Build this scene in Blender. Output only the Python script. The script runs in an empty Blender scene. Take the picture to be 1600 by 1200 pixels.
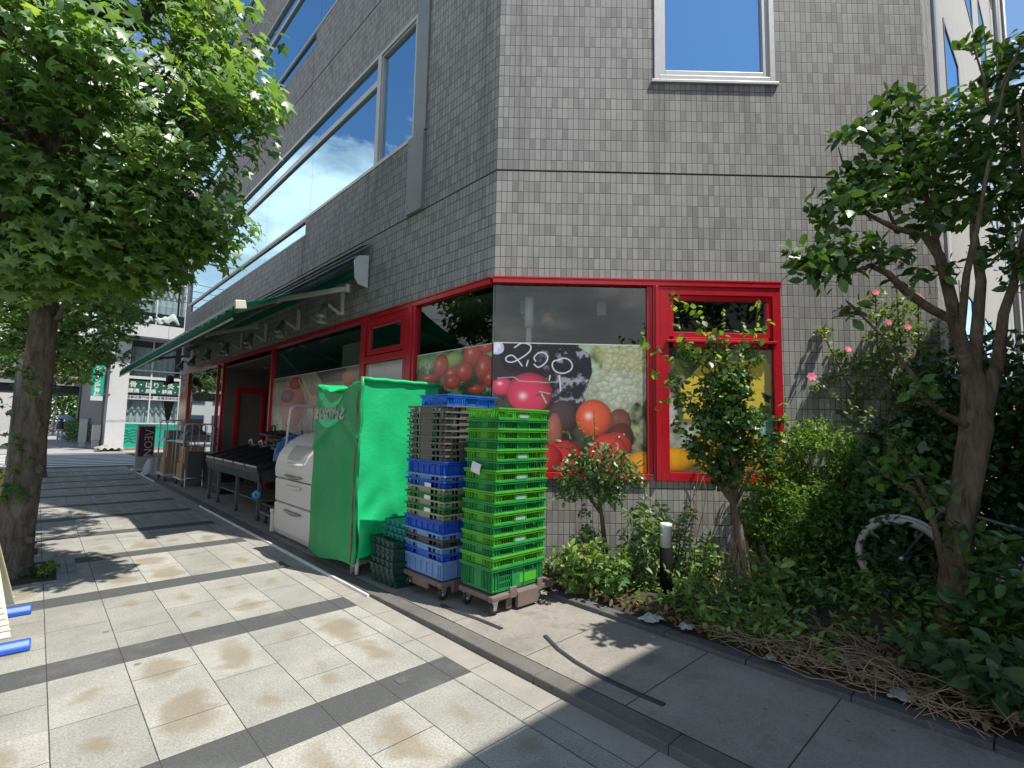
import bpy, math, random
import numpy as np
from mathutils import Vector, Matrix
random.seed(7); RN=np.random.default_rng(11)
D=bpy.data; SC=bpy.context.scene; COL=SC.collection
R=math.radians
# ---------------------------------------------------------------- surveyed camera (metres, street runs along +Y)
F=777.93; YAW=R(43.504); PIT=R(5.0728); ROL=R(1.12609); CA=R(133.1606); H=1.55
AX=np.array([math.sin(YAW)*math.cos(PIT),math.cos(YAW)*math.cos(PIT),math.sin(PIT)])
_r=np.array([math.cos(YAW),-math.sin(YAW),0.]); _u=np.cross(_r,AX)
RT=_r*math.cos(ROL)+_u*math.sin(ROL); UP=-_r*math.sin(ROL)+_u*math.cos(ROL)
O=np.array([0.,0.,H])
def ray(x,y): return AX*F+RT*(x-800)-UP*(y-600)
def gz(x,y,z=0.):
    d=ray(x,y); return O+d*((z-H)/d[2])
def pl(x,y,p0,n):
    d=ray(x,y); return O+d*(((np.array(p0)-O)@np.array(n))/(d@np.array(n)))
def W(x,y,dep): return O+ray(x,y)*(dep/F)
CD=np.array([math.sin(CA),math.cos(CA),0.]); CN=np.array([CD[1],-CD[0],0.])   # chamfer direction / outward normal
PC=np.array([3.48,3.98,0.]); XF=3.48; CW=4.84
QC=PC+CD*CW
def ch(u,z,off=0.): return PC+CD*u+CN*off+np.array([0,0,z])
def lf(y,z,off=0.): return np.array([XF-off,y,z])
# ---------------------------------------------------------------- mesh builder
class MB:
    def __init__(s): s.v=[];s.f=[];s.m=[];s.sm=[];s.uv=[]
    def add(s,vs,fs,m=0,smooth=False,uv=None):
        o=len(s.v); s.v.extend([tuple(map(float,p)) for p in vs])
        for i,f in enumerate(fs):
            s.f.append(tuple(o+k for k in f)); s.m.append(m); s.sm.append(smooth); s.uv.append(uv[i] if uv else None)
        return s
    def box(s,x0,x1,y0,y1,z0,z1,m=0):
        return s.add([(x0,y0,z0),(x1,y0,z0),(x1,y1,z0),(x0,y1,z0),(x0,y0,z1),(x1,y0,z1),(x1,y1,z1),(x0,y1,z1)],
          [(0,3,2,1),(4,5,6,7),(0,1,5,4),(1,2,6,5),(2,3,7,6),(3,0,4,7)],m)
    def obox(s,c,a,b,d,m=0):   # centre and three half-axis vectors
        c,a,b,d=[np.array(t,float) for t in (c,a,b,d)]
        vs=[c-a-b-d,c+a-b-d,c+a+b-d,c-a+b-d,c-a-b+d,c+a-b+d,c+a+b+d,c-a+b+d]
        return s.add(vs,[(0,3,2,1),(4,5,6,7),(0,1,5,4),(1,2,6,5),(2,3,7,6),(3,0,4,7)],m)
    def bar(s,p,q,w,t=None,up=(0,0,1),m=0):
        p=np.array(p,float);q=np.array(q,float);d=q-p;L=np.linalg.norm(d);d/=L
        a=np.cross(d,up)
        if np.linalg.norm(a)<1e-4:a=np.cross(d,(1,0,0))
        a/=np.linalg.norm(a);b=np.cross(a,d);t=w if t is None else t
        return s.obox((p+q)/2,d*L/2,a*w/2,b*t/2,m)
    def quad(s,a,b,c,d,m=0,uv=None): return s.add([a,b,c,d],[(0,1,2,3)],m,False,[uv] if uv else None)
    def tube(s,pts,r,n=8,m=0,cap=True,smooth=True):
        pts=[np.array(p,float) for p in pts]; k=len(pts)
        rs=[r]*k if np.isscalar(r) else list(r)
        vs=[];prev=None
        for i in range(k):
            t=pts[min(i+1,k-1)]-pts[max(i-1,0)];t/=np.linalg.norm(t)+1e-12
            if prev is None:
                a=np.cross(t,(0,0,1.)); 
                if np.linalg.norm(a)<.05:a=np.cross(t,(1.,0,0))
            else:
                a=prev-t*(prev@t)
            a/=np.linalg.norm(a)+1e-12;prev=a;b=np.cross(t,a)
            for j in range(n):
                th=2*math.pi*j/n;vs.append(pts[i]+(a*math.cos(th)+b*math.sin(th))*rs[i])
        fs=[(i*n+j,i*n+(j+1)%n,(i+1)*n+(j+1)%n,(i+1)*n+j) for i in range(k-1) for j in range(n)]
        s.add(vs,fs,m,smooth)
        if cap:
            o=len(s.v)-len(vs)
            s.f.append(tuple(o+j for j in range(n))[::-1]);s.f.append(tuple(o+(k-1)*n+j for j in range(n)))
            s.m+=[m,m];s.sm+=[False,False];s.uv+=[None,None]
        return s
    def lathe(s,prof,c=(0,0,0),ax=(0,0,1),n=20,m=0,smooth=True):
        c=np.array(c,float);ax=np.array(ax,float);ax/=np.linalg.norm(ax)
        a=np.cross(ax,(0,0,1.));
        if np.linalg.norm(a)<.05:a=np.array([1.,0,0])
        a/=np.linalg.norm(a);b=np.cross(ax,a)
        vs=[c+ax*z+(a*math.cos(2*math.pi*j/n)+b*math.sin(2*math.pi*j/n))*max(r,1e-4) for r,z in prof for j in range(n)]
        k=len(prof)
        return s.add(vs,[(i*n+j,i*n+(j+1)%n,(i+1)*n+(j+1)%n,(i+1)*n+j) for i in range(k-1) for j in range(n)],m,smooth)
    def prism(s,poly,vec,m=0):
        poly=[np.array(p,float) for p in poly];vec=np.array(vec,float);n=len(poly)
        return s.add(poly+[p+vec for p in poly],[tuple(range(n))[::-1],tuple(range(n,2*n))]+[(i,(i+1)%n,n+(i+1)%n,n+i) for i in range(n)],m)
    def grid(s,fn,nu,nv,m=0,smooth=True,uvs=False):
        vs=[fn(i/nu,j/nv) for j in range(nv+1) for i in range(nu+1)]
        fs=[(j*(nu+1)+i,j*(nu+1)+i+1,(j+1)*(nu+1)+i+1,(j+1)*(nu+1)+i) for j in range(nv) for i in range(nu)]
        return s.add(vs,fs,m,smooth)
    def mesh(s,name,mats,off=(0,0,0)):
        me=D.meshes.new(name); off=np.array(off,float)
        me.from_pydata([tuple(np.array(p)-off) for p in s.v],[],s.f)
        for mt in (mats if isinstance(mats,(list,tuple)) else [mats]): me.materials.append(mt)
        me.polygons.foreach_set('material_index',s.m); me.polygons.foreach_set('use_smooth',s.sm)
        if any(u for u in s.uv):
            ul=me.uv_layers.new(name='UVMap')
            for p,u in zip(me.polygons,s.uv):
                if u:
                    for li,q in zip(p.loop_indices,u): ul.data[li].uv=q
        me.update(); return me
    def build(s,name,mats,parent=None,bevel=0,label=None,seg=2,origin=None):
        if parent is not None: off=wloc(parent) if origin is None else origin
        else:
            a=np.array(s.v); off=np.array([(a[:,0].min()+a[:,0].max())/2,(a[:,1].min()+a[:,1].max())/2,a[:,2].min()]) if origin is None else np.array(origin)
        ob=D.objects.new(name,s.mesh(name,mats,off)); COL.objects.link(ob)
        if parent is not None:
            ob.parent=parent; ob.location=np.array(off)-wloc(parent)
        else: ob.location=off
        if bevel:
            b=ob.modifiers.new('bevel','BEVEL');b.width=bevel;b.segments=seg;b.limit_method='ANGLE';b.angle_limit=R(40)
        if label: ob['label']=label
        return ob
def wloc(o):
    l=np.array(o.location)
    while o.parent: o=o.parent;l=l+np.array(o.location)
    return l
def tag(o,label=None,cat=None,group=None,kind=None):
    if label:o['label']=label
    if cat:o['category']=cat
    if group:o['group']=group
    if kind:o['kind']=kind
    return o
def thing(name,label,cat,loc=(0,0,0),group=None):
    o=D.objects.new(name,None);o.empty_display_size=.1;COL.objects.link(o);o.location=tuple(map(float,loc));return tag(o,label,cat,group)
def copy_tree(o,parent=None):
    c=o.copy();COL.objects.link(c)
    if parent is not None:c.parent=parent
    for k in list(o.children):copy_tree(k,c)
    return c
# ---------------------------------------------------------------- materials
MATS={}
def nt(name):
    m=D.materials.new(name);m.use_nodes=True;t=m.node_tree;t.nodes.clear();return m,t
class G:   # tiny node helper
    def __init__(s,t):s.t=t
    def n(s,ty,**k):
        x=s.t.nodes.new(ty)
        for a,b in k.items():
            if a.startswith('i_'):
                key=a[2:];key=int(key) if key.isdigit() else key.replace('_',' ');x.inputs[key].default_value=b
            else:setattr(x,a,b)
        return x
    def l(s,a,b):s.t.links.new(a,b)
    def math(s,op,a,b=None,clamp=False):
        x=s.n('ShaderNodeMath',operation=op,use_clamp=clamp)
        for i,q in enumerate((a,b)):
            if q is None:continue
            if isinstance(q,(int,float)):x.inputs[i].default_value=q
            else:s.l(q,x.inputs[i])
        return x.outputs[0]
    def ramp(s,f,stops):
        x=s.n('ShaderNodeValToRGB');e=x.color_ramp.elements
        while len(e)<len(stops):e.new(.5)
        for k,(p,c) in zip(e,stops):k.position=p;k.color=(*c,1) if len(c)==3 else c
        s.l(f,x.inputs[0]);return x.outputs[0]
    def mix(s,f,a,b,mode='MIX'):
        x=s.n('ShaderNodeMix',data_type='RGBA',blend_type=mode)
        for i,q in ((0,f),(6,a),(7,b)):
            if isinstance(q,(int,float)):x.inputs[i].default_value=q
            elif isinstance(q,tuple):x.inputs[i].default_value=(*q,1) if len(q)==3 else q
            else:s.l(q,x.inputs[i])
        return x.outputs[2]
    def noise(s,sc,det=4,rough=.55,vec=None,dist=0):
        x=s.n('ShaderNodeTexNoise',i_Scale=sc,i_Detail=det,i_Roughness=rough,i_Distortion=dist)
        if vec is not None:s.l(vec,x.inputs['Vector'])
        return x.outputs['Fac']
    def obj(s):return s.n('ShaderNodeTexCoord').outputs['Object']
    def pos(s):return s.n('ShaderNodeNewGeometry').outputs['Position']
    def mapping(s,vec,loc=(0,0,0),scale=(1,1,1),rot=(0,0,0)):
        x=s.n('ShaderNodeMapping');x.inputs['Location'].default_value=loc;x.inputs['Scale'].default_value=scale;x.inputs['Rotation'].default_value=rot
        s.l(vec,x.inputs['Vector']);return x.outputs[0]
    def bump(s,h,st=.3,dist=.01,nrm=None):
        x=s.n('ShaderNodeBump',i_Strength=st,i_Distance=dist);s.l(h,x.inputs['Height'])
        if nrm is not None:s.l(nrm,x.inputs['Normal'])
        return x.outputs[0]
    def pbsdf(s,col,rough=.5,metal=0,spec=.5,nrm=None,**k):
        x=s.n('ShaderNodeBsdfPrincipled')
        for key,q in (('Base Color',col),('Roughness',rough),('Metallic',metal),('Specular IOR Level',spec)):
            if isinstance(q,(int,float)):x.inputs[key].default_value=q
            elif isinstance(q,tuple):x.inputs[key].default_value=(*q,1)
            else:s.l(q,x.inputs[key])
        for a,b in k.items():x.inputs[a.replace('_',' ')].default_value=b
        if nrm is not None:s.l(nrm,x.inputs['Normal'])
        return x.outputs[0]
    def out(s,sh):
        o=s.n('ShaderNodeOutputMaterial');s.l(sh,o.inputs[0])
def surf(name,col,rough=.5,metal=0,var=.12,sc=6,bump=.0,bsc=60,spec=.5,dirt=0,dirtcol=(.12,.1,.08),rvar=.1,bd=.004,**k):
    if name in MATS:return MATS[name]
    m,t=nt(name);g=G(t);p=g.obj()
    n1=g.noise(sc,5,.6,p)
    c=g.mix(g.math('MULTIPLY',g.math('SUBTRACT',n1,.5),1.0),tuple(col),tuple(x*(1-2*var) for x in col)) if False else g.ramp(n1,[(.25,tuple(x*(1-var) for x in col)),(.75,tuple(min(1,x*(1+var)) for x in col))])
    if dirt:
        n2=g.noise(sc*.6,6,.7,g.mapping(p,(3,1,2)))
        c=g.mix(g.ramp(n2,[(.5,(0,0,0)),(.75,(dirt,)*3)]),c,dirtcol)
    r=g.math('ADD',g.math('MULTIPLY',g.math('SUBTRACT',g.noise(sc*2.3,4,.6,p),.5),rvar*2),rough,True)
    nr=g.bump(g.noise(bsc,5,.6,p),bump,bd) if bump else None
    g.out(g.pbsdf(c,r,metal,spec,nr,**k));MATS[name]=m;return m
def leafmat(name,dark,light,yellow=None,rough=.42,trans=.3,spec=.5):
    m,t=nt(name);g=G(t);a=g.n('ShaderNodeAttribute',attribute_name='rnd').outputs['Fac']
    st=[(0,dark),(.72,light)]
    if yellow:st+=[(.9,light),(.97,yellow)]
    c=g.ramp(a,st)
    c2=g.mix(1.0,c,(1.6,1.5,.55),'MULTIPLY')
    b=g.pbsdf(c,rough,0,spec)
    tr=g.n('ShaderNodeBsdfTranslucent');g.l(c2,tr.inputs[0])
    mx=g.n('ShaderNodeMixShader');mx.inputs[0].default_value=trans;g.l(b,mx.inputs[1]);g.l(tr.outputs[0],mx.inputs[2])
    g.out(mx.outputs[0]);MATS[name]=m;return m
def barkmat(name,a,b,sc=14):
    m,t=nt(name);g=G(t);p=g.mapping(g.obj(),scale=(1,1,.28));
    n1=g.noise(sc,8,.68,p,.6);n2=g.noise(sc*4,5,.6,p)
    c=g.ramp(n1,[(.3,a),(.62,b),(.8,tuple(x*1.3 for x in b))])
    h=g.math('ADD',n1,g.math('MULTIPLY',n2,.35))
    g.out(g.pbsdf(c,.9,0,.2,g.bump(h,1.0,.03)));MATS[name]=m;return m
# ---------------------------------------------------------------- foliage
def _oval(w=.27,fold=.05):
    v=[(0,0,0),(0,.35,-fold*.4),(0,.7,-fold),(0,1,-fold*2.2),(-w,.38,fold*.6),(-w*.72,.72,-fold*.2),(w,.38,fold*.6),(w*.72,.72,-fold*.2)]
    return v,[(0,1,4),(1,2,5,4),(2,3,5),(0,6,1),(1,6,7,2),(2,7,3)]
def _maple():
    c=(0,.34,0);v=[c];angs=[-128,-64,0,64,128];rt=[.42,.58,.70,.58,.42]
    tips=[(math.sin(R(a))*r,.34+math.cos(R(a))*r,-.1) for a,r in zip(angs,rt)]
    nang=[-175,-96,-32,32,96,175];nr=[.22,.27,.3,.3,.27,.22]
    nts=[(math.sin(R(a))*r,.34+math.cos(R(a))*r,.02) for a,r in zip(nang,nr)]
    v+=tips+nts
    return v,[(0,6+i,1+i,7+i) for i in range(5)]
TPL={'oval':_oval(.27),'round':_oval(.34,.06),'narrow':_oval(.13,.03),'lance':_oval(.19,.08),'maple':_maple()}
def foliage(name,pos,size,kind,mat,parent,seed=0,up=.9,out=None,outw=.5,label=None,kindprop=None,bias=0.0,head=None,zb=1.0):
    g=np.random.default_rng(seed);pos=np.asarray(pos,float);N=len(pos)
    size=np.full(N,size)*g.uniform(.62,1.3,N)
    tv,tf=TPL[kind];tv=np.array(tv)
    nrm=g.normal(size=(N,3))*.75+np.array([0,0,up*zb])
    if out is not None:nrm+=out*outw
    nrm/=np.linalg.norm(nrm,axis=1,keepdims=True)
    hd=g.normal(size=(N,3)) if head is None else head+g.normal(size=(N,3))*.55
    hd=hd+np.array([0,0,-.25])
    y=hd-nrm*(hd*nrm).sum(1,keepdims=True);y/=np.linalg.norm(y,axis=1,keepdims=True)+1e-9;x=np.cross(y,nrm)
    V=pos[:,None,:]+size[:,None,None]*(tv[None,:,0:1]*x[:,None,:]+tv[None,:,1:2]*y[:,None,:]+tv[None,:,2:3]*nrm[:,None,:])
    V=V.reshape(-1,3);off=wloc(parent) if parent is not None else np.array([pos[:,0].mean(),pos[:,1].mean(),pos[:,2].min()])
    nv=len(tv);me=D.meshes.new(name)
    ls=np.array([len(f) for f in tf]);li=np.concatenate([np.array(f) for f in tf])
    LI=(np.arange(N)[:,None]*nv+li[None,:]).ravel();LT=np.tile(ls,N);LS=np.concatenate([[0],np.cumsum(LT)[:-1]])
    me.vertices.add(len(V));me.vertices.foreach_set('co',(V-off).ravel().astype(np.float32))
    me.loops.add(len(LI));me.loops.foreach_set('vertex_index',LI.astype(np.int32))
    me.polygons.add(len(LT));me.polygons.foreach_set('loop_start',LS.astype(np.int32))
    me.update(calc_edges=True)
    at=me.attributes.new('rnd','FLOAT','FACE');rv=np.clip(g.uniform(0,1,N)**1.1+bias,0,1);at.data.foreach_set('value',np.repeat(rv,len(tf)).astype(np.float32))
    me.polygons.foreach_set('use_smooth',np.ones(len(LT),bool))
    me.materials.append(mat);ob=D.objects.new(name,me);COL.objects.link(ob)
    if parent is not None:ob.parent=parent
    else:ob.location=off
    if label:ob['label']=label
    if kindprop:ob['kind']=kindprop
    return ob
def clump(c,n,r,g,flat=.7):
    p=g.normal(size=(n,3));p/=np.linalg.norm(p,axis=1,keepdims=True);p*=(g.uniform(0,1,(n,1))**.45)*r;p[:,2]*=flat
    return np.asarray(c)+p
def curve(a,b,sag=0,n=6,wob=.05,g=random):
    a=np.array(a,float);b=np.array(b,float);L=np.linalg.norm(b-a);o=[]
    for i in range(n+1):
        t=i/n;p=a+(b-a)*t+np.array([0,0,sag*math.sin(math.pi*t)*L])
        if 0<i<n:p=p+np.array([g.uniform(-wob,wob),g.uniform(-wob,wob),g.uniform(-wob,wob)])*L
        o.append(p)
    return o
# ---------------------------------------------------------------- lettering
def lettering(body,size,mat,parent,o,xd,yd,ext=.002,name='lettering',align='LEFT',sx=1.0,bold=0):
    cu=D.curves.new('txt','FONT');cu.body=body;cu.size=size;cu.extrude=ext;cu.align_x=align;cu.align_y='BOTTOM';cu.offset=bold;cu.resolution_u=3
    tmp=D.objects.new('txt',cu);COL.objects.link(tmp)
    dg=bpy.context.evaluated_depsgraph_get();me=D.meshes.new_from_object(tmp.evaluated_get(dg))
    D.objects.remove(tmp);D.curves.remove(cu)
    xd=np.array(xd,float);yd=np.array(yd,float);zd=np.cross(xd,yd);o=np.array(o,float)-wloc(parent)
    M=Matrix(((xd[0]*sx,yd[0],zd[0],o[0]),(xd[1]*sx,yd[1],zd[1],o[1]),(xd[2]*sx,yd[2],zd[2],o[2]),(0,0,0,1)))
    me.transform(M);me.materials.clear();me.materials.append(mat);me.name=name
    ob=D.objects.new(name,me);COL.objects.link(ob);ob.parent=parent;return ob
EXPO=.6
# ================================================================= world, sun, camera
SB,SE=R(159.0),R(64.5)
SUN=np.array([math.sin(SB)*math.cos(SE),math.cos(SB)*math.cos(SE),math.sin(SE)])
w=D.worlds.new('World');SC.world=w;w.use_nodes=True;g=G(w.node_tree);w.node_tree.nodes.clear()
sky=g.n('ShaderNodeTexSky',sky_type='NISHITA',sun_disc=False,sun_elevation=SE,sun_rotation=SB,altitude=20,air_density=1.0,dust_density=.6,ozone_density=1.6)
dr=g.n('ShaderNodeTexCoord').outputs['Generated']
sx=g.n('ShaderNodeSeparateXYZ');g.l(dr,sx.inputs[0])
n1=g.noise(2.6,9,.58,g.mapping(dr,(1.35,.4,.2),(1,1,1.9)),.25)
el=g.math('SUBTRACT',1,g.math('MULTIPLY',sx.outputs[2],1.55))          # more cloud low, clear overhead
cm=g.ramp(g.math('ADD',n1,g.math('MULTIPLY',g.math('SUBTRACT',g.math('ADD',.46,g.math('MULTIPLY',sx.outputs[1],.085)),sx.outputs[2]),1.6)),[(.495,(0,0,0)),(.535,(.75,.75,.75)),(.60,(1,1,1))])
sh=g.noise(5,6,.6,g.mapping(dr,(.3,2,.5),(1,1,2)))
cc=g.ramp(sh,[(.3,(4.2,4.6,4.9)),(.5,(5.8,6.0,6.0)),(.66,(10.2,9.8,9.3))])
col=g.mix(cm,g.mix(1.0,sky.outputs[0],(.86,.97,1.0),'MULTIPLY'),cc)
bg=g.n('ShaderNodeBackground',i_Strength=.12);g.l(col,bg.inputs[0])
o=g.n('ShaderNodeOutputWorld');g.l(bg.outputs[0],o.inputs[0])
L=D.lights.new('sun','SUN');L.energy=4.7;L.angle=R(.53);L.color=(1,.95,.87)
lo=D.objects.new('sun',L);COL.objects.link(lo);lo.rotation_euler=Vector(-SUN).to_track_quat('-Z','Y').to_euler();lo.location=(6,-10,30)
cam=D.cameras.new('camera');co=D.objects.new('camera',cam);COL.objects.link(co)
cam.sensor_fit='HORIZONTAL';cam.sensor_width=36;cam.lens=36*F/1600;cam.clip_start=.05;cam.clip_end=2000
co.matrix_world=Matrix(((RT[0],UP[0],-AX[0],0),(RT[1],UP[1],-AX[1],0),(RT[2],UP[2],-AX[2],H),(0,0,0,1)))
SC.camera=co
vs=SC.view_settings;vs.view_transform='Standard';vs.look='None';vs.exposure=EXPO;vs.gamma=1;vs.use_curve_mapping=False
SC.cycles.max_bounces=8;SC.cycles.transparent_max_bounces=16;SC.cycles.caustics_reflective=False;SC.cycles.caustics_refractive=False
SC.cycles.sample_clamp_indirect=6
# ================================================================= ground and paving
def pavemat():
    m,t=nt('paving');g=G(t);P=g.pos();s=g.n('ShaderNodeSeparateXYZ');g.l(P,s.inputs[0]);x,y=s.outputs[0],s.outputs[1]
    M=g.math
    a=M('DIVIDE',M('SUBTRACT',x,.16),.365);fx=M('FRACT',a);col=M('FLOOR',a);par=M('MODULO',M('ADD',col,100),2)
    dx=M('MULTIPLY',M('MINIMUM',fx,M('SUBTRACT',1,fx)),.365)
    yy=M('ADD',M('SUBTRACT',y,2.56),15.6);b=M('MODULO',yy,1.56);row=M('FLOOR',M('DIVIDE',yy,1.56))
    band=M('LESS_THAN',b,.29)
    c=M('SUBTRACT',b,.29)
    ja=M('ABSOLUTE',M('SUBTRACT',c,.635));jb=M('MINIMUM',M('ABSOLUTE',M('SUBTRACT',c,.318)),M('ABSOLUTE',M('SUBTRACT',c,.952)))
    jy=M('ADD',M('MULTIPLY',ja,M('SUBTRACT',1,par)),M('MULTIPLY',jb,par))
    je=M('MINIMUM',M('ABSOLUTE',b),M('ABSOLUTE',c))
    inmain=M('LESS_THAN',x,1.99);gut=M('GREATER_THAN',x,2.125)
    gj=M('MULTIPLY',M('ABSOLUTE',M('SUBTRACT',M('FRACT',M('DIVIDE',M('ADD',y,.2),.62)),.5)),.62)
    gx=M('MINIMUM',M('ABSOLUTE',M('SUBTRACT',x,2.125)),M('ABSOLUTE',M('SUBTRACT',x,1.99)))
    jm=M('MINIMUM',M('MINIMUM',dx,M('ADD',jy,M('MULTIPLY',band,9))),je)
    jg=M('MINIMUM',M('ADD',gj,M('MULTIPLY',M('SUBTRACT',1,gut),M('MULTIPLY',M('SUBTRACT',1,band),0))),gx)
    jd=M('ADD',M('MULTIPLY',jm,inmain),M('MULTIPLY',jg,M('SUBTRACT',1,inmain)))
    jit=M('MULTIPLY',M('SUBTRACT',g.noise(26,5,.75,P),.5),.0042)
    joint=g.ramp(M('DIVIDE',M('ADD',jd,jit),.01),[(.16,(1,1,1)),(.34,(0,0,0))])
    # slab tone per cell
    cell=g.n('ShaderNodeCombineXYZ');g.l(col,cell.inputs[0]);g.l(M('ADD',M('MULTIPLY',row,3),M('FLOOR',M('DIVIDE',c,.635))),cell.inputs[1])
    wn=g.n('ShaderNodeTexWhiteNoise');g.l(cell.outputs[0],wn.inputs[0])
    tone=g.ramp(wn.outputs['Value'],[(0,(.268,.265,.24)),(.5,(.306,.302,.274)),(1,(.348,.342,.308))])
    grain=g.math('ADD',g.math('MULTIPLY',g.noise(230,2,.8,P),.5),g.math('MULTIPLY',g.noise(75,4,.8,P),.5));tone=g.mix(1.0,tone,g.ramp(grain,[(.36,(.42,.42,.42)),(.48,(.95,.95,.95)),(.62,(1.42,1.42,1.42))]),'MULTIPLY')
    cloud=g.noise(2.2,6,.65,P);tone=g.mix(.7,tone,g.ramp(cloud,[(.3,(.66,.66,.65)),(.7,(1.16,1.15,1.12))]),'MULTIPLY')
    # damp brown marks in the middle of slabs
    cy=M('ABSOLUTE',M('SUBTRACT',M('FRACT',M('DIVIDE',c,.635)),.5));cx=M('ABSOLUTE',M('SUBTRACT',fx,.5))
    dist=M('SQRT',M('ADD',M('MULTIPLY',cx,cx),M('MULTIPLY',M('MULTIPLY',cy,cy),.75)))
    st=M('SUBTRACT',M('ADD',M('MULTIPLY',g.noise(3.6,5,.5,P,.4),1.0),M('MULTIPLY',wn.outputs['Value'],.34)),M('ADD',M('MULTIPLY',dist,.95),.11))
    st=g.ramp(st,[(.33,(0,0,0)),(.41,(.5,.5,.5)),(.52,(1,1,1))])
    st=M('MULTIPLY',st,M('SUBTRACT',1,band));st=M('MULTIPLY',st,inmain)
    tone=g.mix(g.math('MULTIPLY',st,.62),tone,(.19,.15,.09))
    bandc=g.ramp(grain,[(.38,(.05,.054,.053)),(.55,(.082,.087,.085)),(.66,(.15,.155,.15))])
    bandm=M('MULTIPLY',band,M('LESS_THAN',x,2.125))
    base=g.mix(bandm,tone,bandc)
    gutc=g.mix(.8,g.ramp(cloud,[(.3,(.24,.225,.2)),(.7,(.34,.32,.285))]),g.ramp(grain,[(.3,(.6,.6,.6)),(.7,(1.3,1.3,1.3))]),'MULTIPLY')
    base=g.mix(gut,base,gutc)
    pt=g.noise(1.1,5,.7,g.mapping(P,(4,9,0)));base=g.mix(g.ramp(pt,[(.55,(0,0,0)),(.72,(.35,.35,.35))]),base,(.22,.21,.19))
    gum=g.n('ShaderNodeTexVoronoi',i_Scale=2.3);g.l(P,gum.inputs['Vector'])
    base=g.mix(g.ramp(gum.outputs['Distance'],[(.035,(.7,.7,.7)),(.06,(0,0,0))]),base,(.09,.085,.08))
    base=g.mix(joint,base,(.05,.048,.045))
    h=M('SUBTRACT',M('MULTIPLY',grain,.35),M('MULTIPLY',joint,1.0))
    g.out(g.pbsdf(base,.82,0,.3,g.bump(h,.55,.004)));return m
def concmat(name,c1,c2,jx=None,jy=None,grain=220):
    m,t=nt(name);g=G(t);P=g.pos();M=g.math;s=g.n('ShaderNodeSeparateXYZ');g.l(P,s.inputs[0])
    n=g.noise(1.8,7,.66,P);gr=g.math('ADD',g.math('MULTIPLY',g.noise(grain,2,.8,P),.5),g.math('MULTIPLY',g.noise(grain*.33,4,.8,P),.5))
    c=g.mix(.6,g.ramp(n,[(.28,c1),(.72,c2)]),g.ramp(gr,[(.36,(.5,.5,.5)),(.5,(.97,.97,.97)),(.64,(1.45,1.45,1.45))]),'MULTIPLY')
    st=g.noise(3.1,6,.7,g.mapping(P,(2,7,1)));c=g.mix(g.ramp(st,[(.53,(0,0,0)),(.72,(.62,.62,.62))]),c,tuple(q*.5 for q in c1));sp_=g.n('ShaderNodeTexVoronoi',i_Scale=5.5);g.l(P,sp_.inputs['Vector']);c=g.mix(g.ramp(sp_.outputs['Distance'],[(.05,(.6,.6,.6)),(.085,(0,0,0))]),c,tuple(q*.45 for q in c1))
    h=M('MULTIPLY',gr,.3)
    if jy:
        d=M('MULTIPLY',M('ABSOLUTE',M('SUBTRACT',M('FRACT',M('DIVIDE',M('SUBTRACT',s.outputs[1],jy[0]-jy[1]/2),jy[1])),.5)),jy[1])
        j=g.ramp(M('DIVIDE',d,.01),[(.25,(1,1,1)),(.42,(0,0,0))]);c=g.mix(j,c,(.03,.03,.03));h=M('SUBTRACT',h,j)
    g.out(g.pbsdf(c,.85,0,.3,g.bump(h,.5,.004)));return m
M_pave=pavemat()
M_fore=concmat('forecourt_concrete',(.20,.185,.163),(.285,.262,.23),jy=(.85,.78))
M_kerb=concmat('kerb_stone',(.10,.096,.09),(.16,.152,.14))
M_asph=concmat('asphalt',(.06,.06,.062),(.095,.094,.093),grain=140)
M_far=concmat('far_paving',(.27,.265,.255),(.36,.352,.34),jy=(0,1.2))
M_edge=concmat('edging_stone',(.075,.074,.074),(.12,.118,.115))
def fz(y): return .05 if y<3.3 else (.012 if y>5.2 else .05-.038*(y-3.3)/1.9)
b=MB();b.quad((-600,-600,-.1),(600,-600,-.1),(600,600,-.1),(-600,600,-.1))
tag(b.build('ground',M_asph,origin=(0,0,0)),kind='structure')
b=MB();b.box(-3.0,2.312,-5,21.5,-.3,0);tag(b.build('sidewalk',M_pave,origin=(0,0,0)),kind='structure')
b=MB();b.box(-3.0,40,21.5,30.8,-.3,-.012);tag(b.build('side_road',M_asph,origin=(0,0,0)),kind='structure')
b=MB();b.box(-3.0,2.9,30.8,90,-.3,0);b.box(2.9,40,30.8,32.9,-.3,0);tag(b.build('far_sidewalk',M_far,origin=(0,0,0)),kind='structure')
b=MB()
ys=[-5+.9*i for i in range(29)]
for y in ys:
    a,c=y+.0015,min(y+.8985,21.4)
    if c<=a:continue
    m2=[a,c]
    for y0,y1 in ((a,c),):
        z0,z1=fz(y0),fz(y1)
        b.add([(2.314,y0,-.2),(2.452,y0,-.2),(2.452,y1,-.2),(2.314,y1,-.2),(2.314,y0,z0),(2.452,y0,z0),(2.452,y1,z1),(2.314,y1,z1)],[(0,3,2,1),(4,5,6,7),(0,1,5,4),(1,2,6,5),(2,3,7,6),(3,0,4,7)])
tag(b.build('kerb',M_kerb,origin=(0,0,0),bevel=.008),kind='structure')
b=MB();yy=[-5,0,2,3.3,3.8,4.4,5.2,8,21.4]
vs_=[];fs_=[]
for y in yy: vs_+=[(2.454,y,fz(y)-.001),(12,y,fz(y)-.001)]
b.add(vs_,[(2*i,2*i+1,2*i+3,2*i+2) for i in range(len(yy)-1)])
tag(b.build('forecourt',M_fore,origin=(0,0,0)),kind='structure')
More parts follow.
